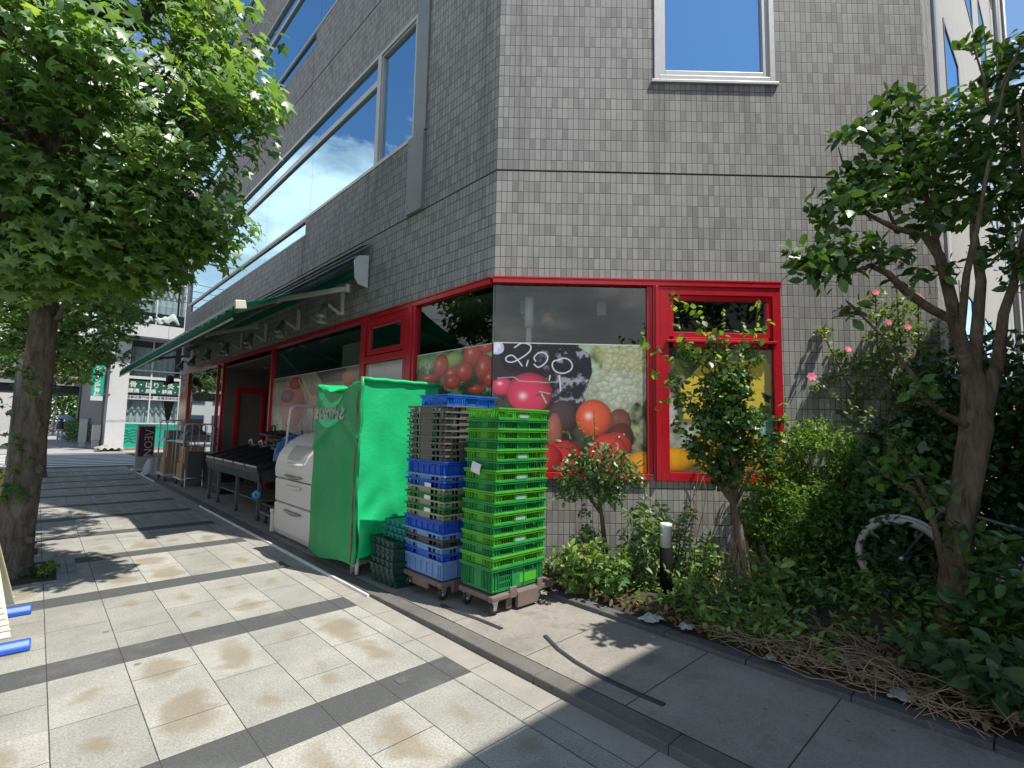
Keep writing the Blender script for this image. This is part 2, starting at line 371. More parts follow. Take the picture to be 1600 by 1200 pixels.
# planter bed: edging and soil
b=MB()
for i in range(14):
    y0=-5+.58*i
    if y0>2.6:break
    b.box(3.44,3.56,y0+.002,y0+.578,.0,.085+random.uniform(-.004,.006))
tag(b.build('planter_edging',M_edge,origin=(0,0,0),bevel=.008),kind='structure')
M_soil=concmat('soil',(.035,.026,.018),(.075,.056,.038),grain=60)
def soil(u,v):
    y=-5+v*9.2;xw=3.48+(3.98-y)/.938;x=3.56+u*(max(xw,3.6)+.1-3.56) if y>.67 else 3.56+u*20
    return (x,y,.075+.06*min(1,u*6)+.03*math.sin(x*5+y*3)*min(1,u*5))
b=MB().grid(soil,40,60);tag(b.build('planter_soil',M_soil,origin=(0,0,0)),kind='structure')
# zebra stripes on the side road
M_white=surf('road_paint',(.62,.62,.60),.8,var=.12,sc=3,dirt=.5,dirtcol=(.2,.2,.2))
b=MB()
for i in range(9):
    y=22.3+i*.92;b.box(-2.8,3.2,y,y+.45,-.010,-.006)
tag(b.build('crossing_stripes',M_white,origin=(0,0,0)),kind='structure')
# steel drain edge along the kerb
M_steel=surf('galvanised',(.55,.55,.54),.42,metal=.85,var=.1,sc=12)
b=MB();
for y0,y1,t_ in ((4.25,10.7,'nearer long narrow steel drain edging beside the green cart'),(15.6,19.4,'farther narrow steel drain edging beside the upright sign')):tag(MB().box(2.282,2.302,y0,y1,-.01,.024).build('drain_edging',surf('white_edging',(.62,.62,.60),.5,var=.2,sc=5)),t_,'drain edging')
b=MB().box(1.70,1.77,2.72,2.79,-.01,.004);tag(b.build('manhole_cover',M_edge),'small dark square metal cover set in the gutter stones','manhole cover')
# tree pit frames
M_pitst=concmat('pit_stone',(.24,.235,.225),(.31,.30,.29))
# ================================================================= tiled building
def tilemat(name,c1,c2,mort,streak=.5):
    m,t=nt(name);g=G(t);uv=g.n('ShaderNodeUVMap').outputs[0]
    s=g.n('ShaderNodeSeparateXYZ');g.l(uv,s.inputs[0])
    br=g.n('ShaderNodeTexBrick',offset=0,offset_frequency=1,squash=1);g.l(uv,br.inputs['Vector'])
    for k,v in (('Scale',1),('Mortar Size',.0034),('Mortar Smooth',.25),('Bias',0),('Brick Width',.0602),('Row Height',.1230)):br.inputs[k].default_value=v
    br.inputs['Color1'].default_value=(0,0,0,1);br.inputs['Color2'].default_value=(1,1,1,1);br.inputs['Mortar'].default_value=(.5,.5,.5,1)
    tone=g.ramp(br.outputs['Color'],[(0,c1),(.45,tuple((a*.4+b*.6) for a,b in zip(c1,c2))),(1,c2)])
    gr=g.noise(220,4,.8,uv);tone=g.mix(.5,tone,g.ramp(gr,[(.3,(.7,.7,.7)),(.7,(1.25,1.25,1.25))]),'MULTIPLY')
    big=g.noise(.9,5,.6,uv);tone=g.mix(.6,tone,g.ramp(big,[(.3,(.84,.84,.85)),(.7,(1.1,1.1,1.08))]),'MULTIPLY')
    drip=g.noise(3.2,5,.7,g.mapping(uv,(3,0,0),(1,.10,1)));tone=g.mix(g.ramp(drip,[(.56,(0,0,0)),(.74,(streak,)*3)]),tone,tuple(q*.5 for q in c1))
    # rain streaks running down from the sill ends
    for uc,wd,z0,z1 in ((1.79,.16,-.35,1.08),(3.08,.12,-.2,1.08),(2.45,.5,.55,1.08),(2.0,.3,3.0,9),(5.6,.35,-1.1,.95),(.25,.14,-1.2,2.5)):
        a_=g.math('ABSOLUTE',g.math('SUBTRACT',g.math('ADD',s.outputs[0],g.math('MULTIPLY',g.math('SUBTRACT',g.noise(4,4,.6,g.mapping(uv,scale=(1,.4,1))),.5),wd*.9)),uc))
        mh=g.ramp(g.math('DIVIDE',a_,wd),[(.15,(1,1,1)),(1,(0,0,0))]);tv=g.math('DIVIDE',g.math('SUBTRACT',s.outputs[1],z0),z1-z0)
        mv=g.ramp(tv,[(0,(0,0,0)),(.8,(1,1,1)),(.995,(1,1,1)),(1,(0,0,0))]);fl=g.ramp(g.noise(9,5,.7,g.mapping(uv,scale=(1.6,.12,1))),[(.35,(0,0,0)),(.65,(1,1,1))])
        tone=g.mix(g.math('MULTIPLY',g.math('MULTIPLY',mh,mv),g.math('MULTIPLY',fl,.85)),tone,tuple(q*.48 for q in c1))
    # thicker horizontal joints
    fy=g.math('FRACT',g.math('DIVIDE',s.outputs[1],.123));dy=g.math('MULTIPLY',g.math('MINIMUM',fy,g.math('SUBTRACT',1,fy)),.123)
    hj=g.ramp(g.math('DIVIDE',dy,.01),[(.25,(1,1,1)),(.45,(0,0,0))])
    mo=g.math('MAXIMUM',g.math('MULTIPLY',br.outputs['Fac'],.8),hj)
    c=g.mix(mo,tone,mort)
    h=g.math('SUBTRACT',g.math('ADD',g.math('MULTIPLY',gr,.25),g.math('MULTIPLY',br.outputs['Color'],.15)),g.math('MULTIPLY',mo,1))
    g.out(g.pbsdf(c,.72,0,.35,g.bump(h,.7,.004)));return m
M_tile=tilemat('wall_tile',(.238,.233,.222),(.365,.358,.340),(.052,.049,.045))
M_side=surf('side_render',(.40,.39,.36),.8,var=.06,sc=2,bump=.2,bsc=90,dirt=.3,dirtcol=(.3,.29,.27))
M_joint=surf('sealant',(.035,.035,.037),.7)
M_red=surf('red_paint',(.50,.010,.022),.32,var=.1,sc=5,spec=.5,dirt=.25,dirtcol=(.22,.01,.015))
M_alu=surf('pale_aluminium',(.50,.49,.47),.42,metal=.25,var=.05,sc=5)
M_alud=surf('grey_aluminium',(.27,.28,.285),.45,metal=.45,var=.06,sc=4)
M_zinc=surf('grey_panel',(.24,.255,.25),.5,metal=.3,var=.07,sc=3,dirt=.3,dirtcol=(.14,.14,.13))
M_dark=surf('dark_rubber',(.018,.018,.02),.6)
M_white2=surf('white_paint',(.62,.62,.60),.45,var=.04,sc=4,dirt=.3,dirtcol=(.4,.38,.34))
def mirror(name,tint,base,fac):
    m,t=nt(name);g=G(t)
    gl=g.n('ShaderNodeBsdfGlossy',i_Roughness=.0);gl.inputs[0].default_value=(*tint,1)
    n=g.bump(g.noise(.9,2,.5,g.obj()),.05,.03);g.l(n,gl.inputs['Normal'])
    df=g.n('ShaderNodeBsdfDiffuse');df.inputs[0].default_value=(*base,1)
    lw=g.n('ShaderNodeLayerWeight',i_Blend=.5)
    fr_o=g.math('ADD',g.math('MULTIPLY',g.math('POWER',lw.outputs['Facing'],4.2),.96),.04,True)
    mx=g.n('ShaderNodeMixShader');g.l(g.math('ADD',g.math('MULTIPLY',fr_o,1-fac),fac,True),mx.inputs[0]);g.l(df.outputs[0],mx.inputs[1]);g.l(gl.outputs[0],mx.inputs[2])
    g.out(mx.outputs[0]);return m
M_mir=mirror('coated_glass',(.52,.80,1.0),(.010,.04,.10),.66)
def clear(name,tint=(.70,.76,.74),fac=.03,ior=1.5):
    m,t=nt(name);g=G(t)
    gl=g.n('ShaderNodeBsdfGlossy',i_Roughness=.0);gl.inputs[0].default_value=(.9,.95,.97,1)
    tr=g.n('ShaderNodeBsdfTransparent');tr.inputs[0].default_value=(*tint,1)
    lw=g.n('ShaderNodeLayerWeight',i_Blend=.5)
    fr_o=g.math('ADD',g.math('MULTIPLY',g.math('POWER',lw.outputs['Facing'],4.2),.96),.04,True)
    mx=g.n('ShaderNodeMixShader');g.l(g.math('ADD',fr_o,fac,True),mx.inputs[0]);g.l(tr.outputs[0],mx.inputs[1]);g.l(gl.outputs[0],mx.inputs[2])
    g.out(mx.outputs[0]);return m
M_glass=clear('shop_glass')
def wall(b,fn,u0,u1,z0,z1,ops,reveal=.12,us=1.0,uoff=0):
    U=sorted({u0,u1,*[v for o in ops for v in o[:2] if u0<v<u1]});Z=sorted({z0,z1,*[v for o in ops for v in o[2:] if z0<v<z1]})
    for i in range(len(U)-1):
        for j in range(len(Z)-1):
            a,c,d,e=U[i],U[i+1],Z[j],Z[j+1];mu,mz=(a+c)/2,(d+e)/2
            if any(o[0]<mu<o[1] and o[2]<mz<o[3] for o in ops):continue
            uv=[(q*us+uoff,z-4.395) for q,z in ((a,d),(c,d),(c,e),(a,e))]
            b.quad(fn(a,d),fn(c,d),fn(c,e),fn(a,e),0,uv)
    for a,c,d,e in ops:
        a,c,d,e=max(a,u0),min(c,u1),max(d,z0),min(e,z1)
        for p,q in (((a,d),(c,d)),((c,d),(c,e)),((c,e),(a,e)),((a,e),(a,d))):
            if p[0]==q[0]==u0 and e-d<3:continue
            uv=[(p[0]+p[1],0.03),(q[0]+q[1],.03),(q[0]+q[1],.03+reveal),(p[0]+p[1],.03+reveal)]
            b.quad(fn(*p),fn(*q),fn(*q,-reveal),fn(*p,-reveal),0,uv)
HT=22.0;LE=20.2
BLD=thing('tiled_building','grey tiled corner building with red framed shop windows on its ground floor','building',(PC[0],PC[1],0))
JZ=[(4.385,4.407),(8.30,8.322),(12.2,12.222)]
b=MB()
lo_ops=[(3.98,7.0,1.10,3.168),(7.0,18.95,.0,3.168)]
for z0 in (5.49,9.40,13.31): lo_ops.append((5.70,19.9,z0-(.32 if False else 0),z0+1.87))
for z0 in (5.49,9.40,13.31): lo_ops.append((9.50,19.5,z0-.33,z0))
lo_ops+=[(3.98,LE,*q) for q in JZ]
wall(b,lf,3.98,LE,0,HT,lo_ops,.13,us=1,uoff=-3.98)
ch_ops=[(0,3.105,1.10,3.168)]+[(1.75,3.125,z0,z0+2.0) for z0 in (5.49,9.40,13.31)]+[(0,CW,*q) for q in JZ]
wall(b,ch,0,CW,0,HT,ch_ops,.13)
WALL=b.build('wall',M_tile,BLD)
SD=np.array([math.sin(R(92.0)),math.cos(R(92.0)),0.]);SN=np.array([SD[1],-SD[0],0.])
def sd(u,z,off=0.): return QC+SD*u+SN*off+np.array([0,0,z])
b=MB();b.quad(sd(0,0),sd(.62,0),sd(.62,HT),sd(0,HT),0,[(0,-4.395),(.62,-4.395),(.62,HT-4.395),(0,HT-4.395)]);b.build('wall',M_tile,BLD)
b=MB();sops=[(a,a+1.35,z,z+1.7) for a in (1.6,4.3,7.0,9.7,12.4) for z in (1.9,5.6,9.4,13.2)]
wall(b,sd,.62,16,0,HT,sops,.02);b.build('side_wall',M_side,BLD,label='smooth pale rendered side wall')
b=MB()
far=[lf(LE,0),lf(LE,HT),(24,LE,HT),(24,LE,0)];b.quad(*far,0,[(0,-4.395),(0,HT-4.395),(20.5,HT-4.395),(20.5,-4.395)])
e=sd(16,0);b.quad(e,e+np.array([0,0,HT]),(24,LE,HT),(24,LE,0),0,[(0,-4.395),(0,HT-4.395),(20.5,HT-4.395),(20.5,-4.395)]);b.build('wall',M_tile,BLD)
b=MB().add([lf(3.98,HT),ch(CW,HT),sd(16,HT),(24,LE,HT),lf(LE,HT)],[(0,1,2,3,4)]);b.build('roof',M_joint,BLD)
b=MB()
for z0,z1 in JZ:
    b.quad(lf(3.98,z0,-.02),lf(LE,z0,-.02),lf(LE,z1,-.02),lf(3.98,z1,-.02));b.quad(ch(0,z0,-.02),ch(CW,z0,-.02),ch(CW,z1,-.02),ch(0,z1,-.02))
for y in (9.62,13.5,17.4):
    for za,zb in ((3.2,4.38),(4.41,5.1),(7.4,8.28),(8.33,9.0)):b.obox(lf(y,(za+zb)/2,-.004),(.006,0,0),(0,.005,0),(0,0,(zb-za)/2))
b.build('expansion_joint',M_joint,BLD)
# --- generic rectangular frame on a facade function fn(u,z,off)
def fr(b,fn,u0,u1,z0,z1,w,dep=(.0,-.08),m=0,sides='lrbt',wb=None):
    wb=wb or w
    def bx(a,c,d,e):
        P=[fn(a,d,dep[1]),fn(c,d,dep[1]),fn(c,e,dep[1]),fn(a,e,dep[1]),fn(a,d,dep[0]),fn(c,d,dep[0]),fn(c,e,dep[0]),fn(a,e,dep[0])]
        b.add(P,[(0,3,2,1),(4,5,6,7),(0,1,5,4),(1,2,6,5),(2,3,7,6),(3,0,4,7)],m)
    if 'l' in sides:bx(u0,u0+w,z0,z1)
    if 'r' in sides:bx(u1-w,u1,z0,z1)
    if 'b' in sides:bx(u0+w,u1-w,z0,z0+wb)
    if 't' in sides:bx(u0+w,u1-w,z1-w,z1)
    return b
def bxf(b,fn,u0,u1,z0,z1,o0,o1,m=0):
    P=[fn(u0,z0,o0),fn(u1,z0,o0),fn(u1,z1,o0),fn(u0,z1,o0),fn(u0,z0,o1),fn(u1,z0,o1),fn(u1,z1,o1),fn(u0,z1,o1)]
    return b.add(P,[(0,3,2,1),(4,5,6,7),(0,1,5,4),(1,2,6,5),(2,3,7,6),(3,0,4,7)],m)
def pane(fn,u0,u1,z0,z1,off,mt,par,name='pane'):
    P=[fn(u0,z0,off),fn(u1,z0,off),fn(u1,z1,off),fn(u0,z1,off)]
    if fn is lf:P=P[::-1]
    return MB().quad(*P).build(name,mt,par)
# upper windows, street side
for z0 in (5.49,9.40,13.31):
    b=MB();z1=z0+1.87
    fr(b,lf,5.705,6.80,z0+.002,z1-.002,.055,(.015,-.10))          # end light
    fr(b,lf,5.76,6.745,z0+.057,z1-.057,.03,(-.01,-.08))
    b2=b.build('window',M_alu,BLD);pane(lf,5.78,6.73,z0+.08,z1-.08,-.05,M_mir,b2)
    b=MB();fr(b,lf,6.803,19.89,z0+.002,z1-.002,.05,(.012,-.10))
    bxf(b,lf,6.853,19.84,z1-.50,z1-.40,.0,-.08)
    w_=b.build('window',M_alu,BLD)
    for k in range(5):
        y0=6.86+k*2.6;y1=y0+2.592
        pane(lf,y0,y1,z0+.05,z1-.50,-.04,M_mir,w_);pane(lf,y0,y1,z1-.40,z1-.052,-.04,M_mir,w_)
    b=MB();fr(b,lf,9.505,19.495,z0-.328,z0-.003,.03,(.004,-.10),wb=.03)
    w_=b.build('spandrel_window',M_alud,BLD);
    for k in range(4):pane(lf,9.54+k*2.48,9.54+k*2.48+2.47,z0-.298,z0-.034,-.03,M_mir,w_)
    # pale blinds/desks seen only as tone behind the coated glass are left to the reflection
# riveted grey cover panels beside the corner window
b=MB();bxf(b,lf,5.41,5.695,5.50,9.0,.003,.035);p=b.build('cover_panel',M_zinc,BLD,bevel=.004)
b=MB();bxf(b,lf,5.41,5.79,4.40,5.48,.003,.055);p2=b.build('cover_panel',M_zinc,BLD,bevel=.004)
b=MB()
for y,z in ((5.46,4.5),(5.74,4.5),(5.46,5.38),(5.74,5.38)):b.lathe([(.0,.0),(.014,0),(.012,.006),(0,.008)],lf(y,z,.055),(-1,0,0),8)
b.build('bolt',M_alud,p2)
# chamfer windows
for z0 in (5.49,9.40,13.31):
    b=MB();z1=z0+2.0
    fr(b,ch,1.752,3.123,z0+.002,z1-.002,.06,(.016,-.10));bxf(b,ch,1.72,3.155,z0-.03,z0+.003,.0,.028)
    fr(b,ch,1.812,3.063,z0+.062,z1-.062,.07,(-.005,-.09));fr(b,ch,1.80,3.075,z0+.05,z1-.05,.015,(.012,-.05))
    w_=b.build('window',M_alu,BLD,bevel=.004);pane(ch,1.88,2.995,z0+.13,z1-.13,-.045,M_mir,w_)
# side wall windows
for a,c,d,e in sops:
    b=MB();fr(b,sd,a+.002,c-.002,d+.002,e-.002,.05,(.012,-.015));w_=b.build('window',M_alud,BLD);pane(sd,a+.05,c-.05,d+.05,e-.05,.0,M_mir,w_)
b=MB();bxf(b,sd,.63,.78,0,HT,.002,.03);b.build('corner_trim',M_alud,BLD);b=MB();bxf(b,sd,.785,1.0,0,HT,.002,.02);b.build('corner_trim',M_alu,BLD)
for u in (10.5,14.2):b=MB();b.tube([sd(u,0.1,.1),sd(u,HT,.1)],.06,8);b.build('downpipe',M_alud,BLD)
# ---------------- shop windows (red)
def shopwin(name='shop_window'):pass
M_redl=M_red
b=MB()                                                            # head and sill rails
bxf(b,lf,4.02,20.15,3.11,3.168,.03,-.06)
fr_=b.build('red_head_rail',M_red,BLD,bevel=.004)
b=MB();bxf(b,ch,-.012,3.11,3.115,3.168,.03,-.06);b.build('red_head_rail',M_red,BLD,bevel=.004)
b=MB();bxf(b,ch,-.012,3.11,3.170,3.186,.0,.034);bxf(b,lf,4.0,18.9,3.170,3.184,.0,.04);b.build('flashing',M_red,BLD)
# left of corner: fixed pane + plum tomato film
b=MB();bxf(b,lf,4.0,7.0,1.03,1.10,.03,-.06);bxf(b,lf,5.50,5.70,1.10,3.11,.02,-.07);bxf(b,lf,5.56,5.64,1.10,3.11,.02,.035)
wA=b.build('shop_window',M_red,BLD,bevel=.004);pane(lf,3.985,5.50,1.10,3.11,-.03,M_glass,wA)
b=MB();bxf(b,ch,.0,1.68,1.03,1.10,.03,-.06);bxf(b,ch,1.66,1.72,1.10,3.115,.0,-.07);bxf(b,ch,1.72,1.80,1.03,3.115,.02,-.07);bxf(b,ch,1.745,1.775,1.03,3.115,.02,.035)
wB=b.build('shop_window',M_red,BLD,bevel=.004);pane(ch,.006,1.66,1.10,3.115,-.03,M_glass,wB)
b=MB();b.obox((PC+np.array([0,0,2.1]))-np.array([-.03,-.03,0]),(.006,0,0),(0,.006,0),(0,0,1.0));b.build('glass_joint',M_alud,wB)
# right of mullion: hopper light above film pane
b=MB();fr(b,ch,1.80,3.105,1.03,3.112,.09,(.02,-.08));fr(b,ch,1.89,3.015,2.455,2.56,.05,(.02,-.07),sides='bt');bxf(b,ch,1.86,3.05,2.50,2.53,.022,.05)
fr(b,ch,1.893,3.012,2.565,3.02,.055,(.004,-.06))
wC=b.build('shop_window',M_red,BLD,bevel=.004);M_glass2=clear('hopper_glass',(.22,.26,.30),.20)
pane(ch,1.94,2.965,2.61,2.97,-.03,M_glass2,wC);pane(ch,1.89,3.015,1.12,2.46,-.03,M_glass,wC)
# street side hopper bay
b=MB();fr(b,lf,5.705,6.94,1.03,3.105,.07,(.02,-.08));bxf(b,lf,5.775,6.87,2.46,2.56,.02,-.07);fr(b,lf,5.80,6.84,2.58,3.06,.08,(.0,-.06))
wD=b.build('shop_window',M_red,BLD,bevel=.004);pane(lf,5.88,6.76,2.66,2.98,-.03,M_glass2,wD);pane(lf,5.775,6.87,1.10,2.46,-.03,M_glass,wD)
b=MB();bxf(b,lf,6.945,7.0,.02,3.11,.02,-.07);bxf(b,lf,10.92,11.0,.02,3.11,.02,-.07);bxf(b,lf,7.0,10.92,.02,.10,.02,-.06)
wE=b.build('shop_window',M_red,BLD,bevel=.004);pane(lf,7.0,9.0,.10,3.11,-.03,M_glass,wE);pane(lf,9.005,10.92,.10,3.11,-.03,M_glass,wE)
# far pane and pillar
b=MB();bxf(b,lf,14.7,14.78,.02,3.11,.02,-.07);bxf(b,lf,18.86,18.94,.02,3.11,.02,-.07);bxf(b,lf,14.78,18.86,.02,.5,.02,-.06);bxf(b,lf,15.3,15.36,.5,3.11,.01,-.06)
wF=b.build('shop_window',M_red,BLD,bevel=.004);pane(lf,14.78,18.86,.5,3.11,-.03,clear('street_glass',(.25,.27,.27),.45),wF)
# entrance recess
b=MB()
for y in (11.0,14.7):
    b.box(XF+.05,XF+1.5,y-.03,y+.03,.02,3.11)
b.box(XF+.05,XF+1.5,11.03,14.67,2.98,3.02)
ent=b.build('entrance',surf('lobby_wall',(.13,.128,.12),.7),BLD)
b=MB()
for y in (11.15,12.3,13.35,14.5):b.box(XF+1.30,XF+1.42,y-.06,y+.06,.02,2.975)
b.box(XF+1.30,XF+1.42,11.0,14.7,2.30,2.44);b.box(XF+1.28,XF+1.43,11.0,14.7,2.85,2.975);b.build('door_frame',M_red,ent,bevel=.004)
b=MB();b.box(XF+.30,XF+.38,14.60,14.665,.02,2.5);b.box(XF+.95,XF+1.03,14.60,14.665,.02,2.5);b.box(XF+.38,XF+.95,14.60,14.665,2.36,2.5);b.build('door_frame',M_red,ent,bevel=.004)
b=MB().box(XF+1.35,XF+1.36,11.2,14.45,.05,2.3);b.build('glass_door',M_glass2,ent)
b=MB()
for y in (12.0,13.6):b.lathe([(0,0),(.07,0),(.075,-.012),(0,-.012)],(XF+.7,y,2.979),(0,0,1),14)
b.build('downlight',M_white2,ent)
# ---------------- interior seen through the glass
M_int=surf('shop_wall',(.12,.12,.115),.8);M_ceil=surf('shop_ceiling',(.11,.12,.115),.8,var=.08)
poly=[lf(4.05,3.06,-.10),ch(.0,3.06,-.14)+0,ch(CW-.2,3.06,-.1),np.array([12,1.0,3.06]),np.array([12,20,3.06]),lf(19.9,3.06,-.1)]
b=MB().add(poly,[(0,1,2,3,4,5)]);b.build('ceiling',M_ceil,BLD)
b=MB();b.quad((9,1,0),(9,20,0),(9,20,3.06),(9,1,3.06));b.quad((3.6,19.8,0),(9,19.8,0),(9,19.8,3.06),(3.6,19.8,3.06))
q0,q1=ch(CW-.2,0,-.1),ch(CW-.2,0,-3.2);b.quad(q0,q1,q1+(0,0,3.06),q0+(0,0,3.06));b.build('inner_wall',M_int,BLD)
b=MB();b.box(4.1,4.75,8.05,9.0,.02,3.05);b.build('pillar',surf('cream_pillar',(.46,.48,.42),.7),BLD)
b=MB()
for k in range(4):
    a=ch(.35+k*.9,2.97,-.45);c=ch(.35+k*.9+.4,2.97,-3.0);b.bar(a,c,.10,.16)
b.build('ceiling_beam',surf('beam_grey',(.30,.31,.30),.8),BLD)
b=MB();p0=ch(.40,0,-.32);b.tube([p0+(0,0,.1),p0+(0,0,2.72)],.035,10);b.tube([p0+(0,0,2.70),p0+(0,0,3.05)],.055,10);b.tube([p0+(0,0,2.40),p0+(0,0,2.52)],.048,10);b.build('white_pipe',M_white2,BLD)
b=MB();p0=ch(.62,2.78,-.5);b.lathe([(.0,.14),(.05,.13),(.075,.0),(.06,.0),(.0,.02)],p0,(.3,.2,1),14);b.build('pendant_lamp',surf('orange_shade',(.50,.22,.06),.5),BLD)
# ================================================================= printed window films (flat photo prints on the panes)
def smooth_noise(U,V,sc,seed,oct=4):
    g=np.random.default_rng(seed);out=np.zeros_like(U);amp=1;tot=0
    for o_ in range(oct):
        n=32;t=g.uniform(0,1,(n,n));x=(U*sc)%n;y=(V*sc)%n;i=np.floor(x).astype(int);j=np.floor(y).astype(int);fx=x-i;fy=y-j
        fx=fx*fx*(3-2*fx);fy=fy*fy*(3-2*fy);i%=n;j%=n;i1=(i+1)%n;j1=(j+1)%n
        out+=amp*((t[i,j]*(1-fx)+t[i1,j]*fx)*(1-fy)+(t[i,j1]*(1-fx)+t[i1,j1]*fx)*fy);tot+=amp;amp*=.55;sc*=2.1
    return out/tot
class Print:
    def __init__(s,fn,u0,u1,z0,z1,step,base,seed=1,mir=1):
        s.fn=fn;nu=int((u1-u0)/step);nz=int((z1-z0)/step);s.u=np.linspace(u0,u1,nu+1);s.z=np.linspace(z0,z1,nz+1)
        s.U,s.Z=np.meshgrid(s.u,s.z);s.C=np.ones(s.U.shape+(3,))*np.array(base);s.seed=seed;s.mir=mir
    def n(s,sc,k,oct=4):return smooth_noise(s.U+50,s.Z+50,sc,s.seed*31+k,oct)
    def blend(s,mask,col):
        m=np.clip(mask,0,1)[...,None];s.C=s.C*(1-m)+np.array(col)*m if not isinstance(col,np.ndarray) or col.ndim==1 else s.C*(1-m)+col*m
    def mottle(s,sc,k,c,lo=.45,hi=.6,amt=1):s.blend(amt*np.clip((s.n(sc,k)-lo)/(hi-lo),0,1),c)
    def ball(s,cu,cz,ru,rz,col,hi=(1,.85,.8),hl=(-.35,.35),tilt=0,soft=.03,dark=.25,hs=.12,hamt=.75):
        du=(s.U-cu)*s.mir;dz=s.Z-cz
        if tilt:ct,st=math.cos(tilt),math.sin(tilt);du,dz=du*ct+dz*st,-du*st+dz*ct
        x=du/ru;y=dz/rz;r=np.sqrt(x*x+y*y)
        m=np.clip((1-r)/soft+.5,0,1)
        nz=np.sqrt(np.clip(1-r*r,0,1));lam=np.clip(nz*.75+(x*hl[0]+y*hl[1])*.6,0,1)
        c=np.array(col)[None,None,:]*(dark+(1-dark)*lam)[...,None]*1.25
        h=np.exp(-((x-hl[0])**2+(y-hl[1])**2)/hs**1.6)*hamt
        c=c*(1-h[...,None])+np.array(hi)*h[...,None]
        s.blend(m,c)
    def lump(s,cu,cz,ru,rz,c1,c2,sc,k,soft=.06):
        x=(s.U-cu)/ru;y=(s.Z-cz)/rz;r=np.sqrt(x*x+y*y)+(s.n(3.,k+5)-.5)*.35
        m=np.clip((1-r)/soft+.5,0,1);t=np.clip((s.n(sc,k)-.3)/.4,0,1)*np.clip(1.25-r*.65+y*.12,0,1.2)
        s.blend(m,np.array(c1)*(1-t[...,None])+np.array(c2)*t[...,None])
    def poly(s,pts,col,soft=.004,wob=0,k=0):
        pts=np.array(pts);U=s.U+(s.n(7,k)-.5)*wob;Z=s.Z+(s.n(7,k+1)-.5)*wob;ins=np.zeros(U.shape,bool);n=len(pts)
        for i in range(n):
            (x0,y0),(x1,y1)=pts[i],pts[(i+1)%n]
            c=((y0>Z)!=(y1>Z));xi=(x1-x0)*(Z-y0)/((y1-y0) if abs(y1-y0)>1e-9 else 1e-9)+x0
            ins^=(c&(U<xi))
        s.blend(ins.astype(float),col)
    def stroke(s,pts,w,col,amt=1,rough=0,k=0):
        d=np.full(s.U.shape,9.)
        for (x0,y0),(x1,y1) in zip(pts[:-1],pts[1:]):
            L=(x1-x0)**2+(y1-y0)**2+1e-12;t=np.clip(((s.U-x0)*(x1-x0)+(s.Z-y0)*(y1-y0))/L,0,1)
            d=np.minimum(d,np.hypot(s.U-x0-t*(x1-x0),s.Z-y0-t*(y1-y0)))
        m=np.clip((w-d)/(w*.5),0,1)
        if rough:m=m*np.clip((s.n(30,k)-.5+.5/rough*.3)/.15,0,1)
        s.blend(m*amt,col)
    def build(s,par,off,mat,edge=None):
        me=D.meshes.new('window_graphic');nz,nu=s.U.shape;o=wloc(par)
        vs=[s.fn(u,z,off)-o for z in s.z for u in s.u]
        fs=[(j*nu+i,j*nu+i+1,(j+1)*nu+i+1,(j+1)*nu+i) for j in range(nz-1) for i in range(nu-1)]
        me.from_pydata([tuple(v) for v in vs],[],fs);a=me.color_attributes.new('print','FLOAT_COLOR','POINT')
        c=np.concatenate([np.clip(s.C,0,1).reshape(-1,3),np.ones((nz*nu,1))],1);a.data.foreach_set('color',c.ravel().astype(np.float32))
        me.materials.append(mat);ob=D.objects.new('window_graphic',me);COL.objects.link(ob);ob.parent=par;return ob
def printmat(name,fade=0,spec=.5,rough=.12):
    m,t=nt(name);g=G(t);c=g.n('ShaderNodeAttribute',attribute_name='print').outputs['Color']
    c=g.mix(.04+fade,c,(.14,.14,.13));n=g.bump(g.noise(6,4,.6,g.obj()),.06,.01)
    g.out(g.pbsdf(c,rough,0,spec*.5,n));return m
M_print=printmat('print_film')
def cu_(px,py):
    q=pl(px,py,PC,CN);return float((q-PC)@CD),float(q[2])
def lu_(px,py):
    q=pl(px,py,PC,(1,0,0));return float(q[1]),float(q[2])
c1=lambda x,y:cu_(640+.2375*x,520+.2375*y)
l1=lambda x,y:lu_(640+.2375*x,520+.2375*y)
KC=.00172
def cb(P,x,y,rx,ry,col,**k):u,z=c1(x,y);P.ball(u,z,rx*KC,ry*KC,col,**k)
# chamfer film: price slate, tomatoes, cauliflowers
P=Print(ch,.012,1.655,1.105,2.462,.0055,(.03,.025,.03),1)
P.mottle(4,1,(.10,.12,.06),.5,.65,.6)
P.lump(*c1(1230,140),110*KC,190*KC,(.10,.16,.07),(.50,.58,.42),9,2);P.lump(*c1(1420,110),190*KC,110*KC,(.12,.15,.05),(.55,.58,.30),8,3)
P.lump(*c1(1420,250),140*KC,150*KC,(.25,.28,.16),(.68,.70,.52),8,33)
P.lump(*c1(1350,380),215*KC,150*KC,(.28,.34,.22),(.66,.70,.58),7,4)
P.blend(np.clip((P.n(26,72)-.5)/.1,0,1)*(P.C.sum(2)>1.0)*.35,(.33,.37,.24));P.stroke([c1(1250,300),c1(1330,340),c1(1450,330)],.006,(.30,.36,.22),.7);P.stroke([c1(1200,420),c1(1320,400),c1(1480,440)],.006,(.30,.36,.22),.6)
_g=np.random.default_rng(12)
for _k in range(150):
    _a=_g.uniform(0,6.28);_r=math.sqrt(_g.uniform(0,1));_x,_y=1365+175*_r*math.cos(_a),370+125*_r*math.sin(_a)
    _t=_g.uniform(.85,1.1)*(1.08-.25*_r);cb(P,_x,_y,_g.uniform(16,34),_g.uniform(14,26),(.50*_t,.54*_t,.42*_t),hl=(-.2,.4),hamt=.12,hi=(.85,.87,.78),dark=.5,soft=.25)
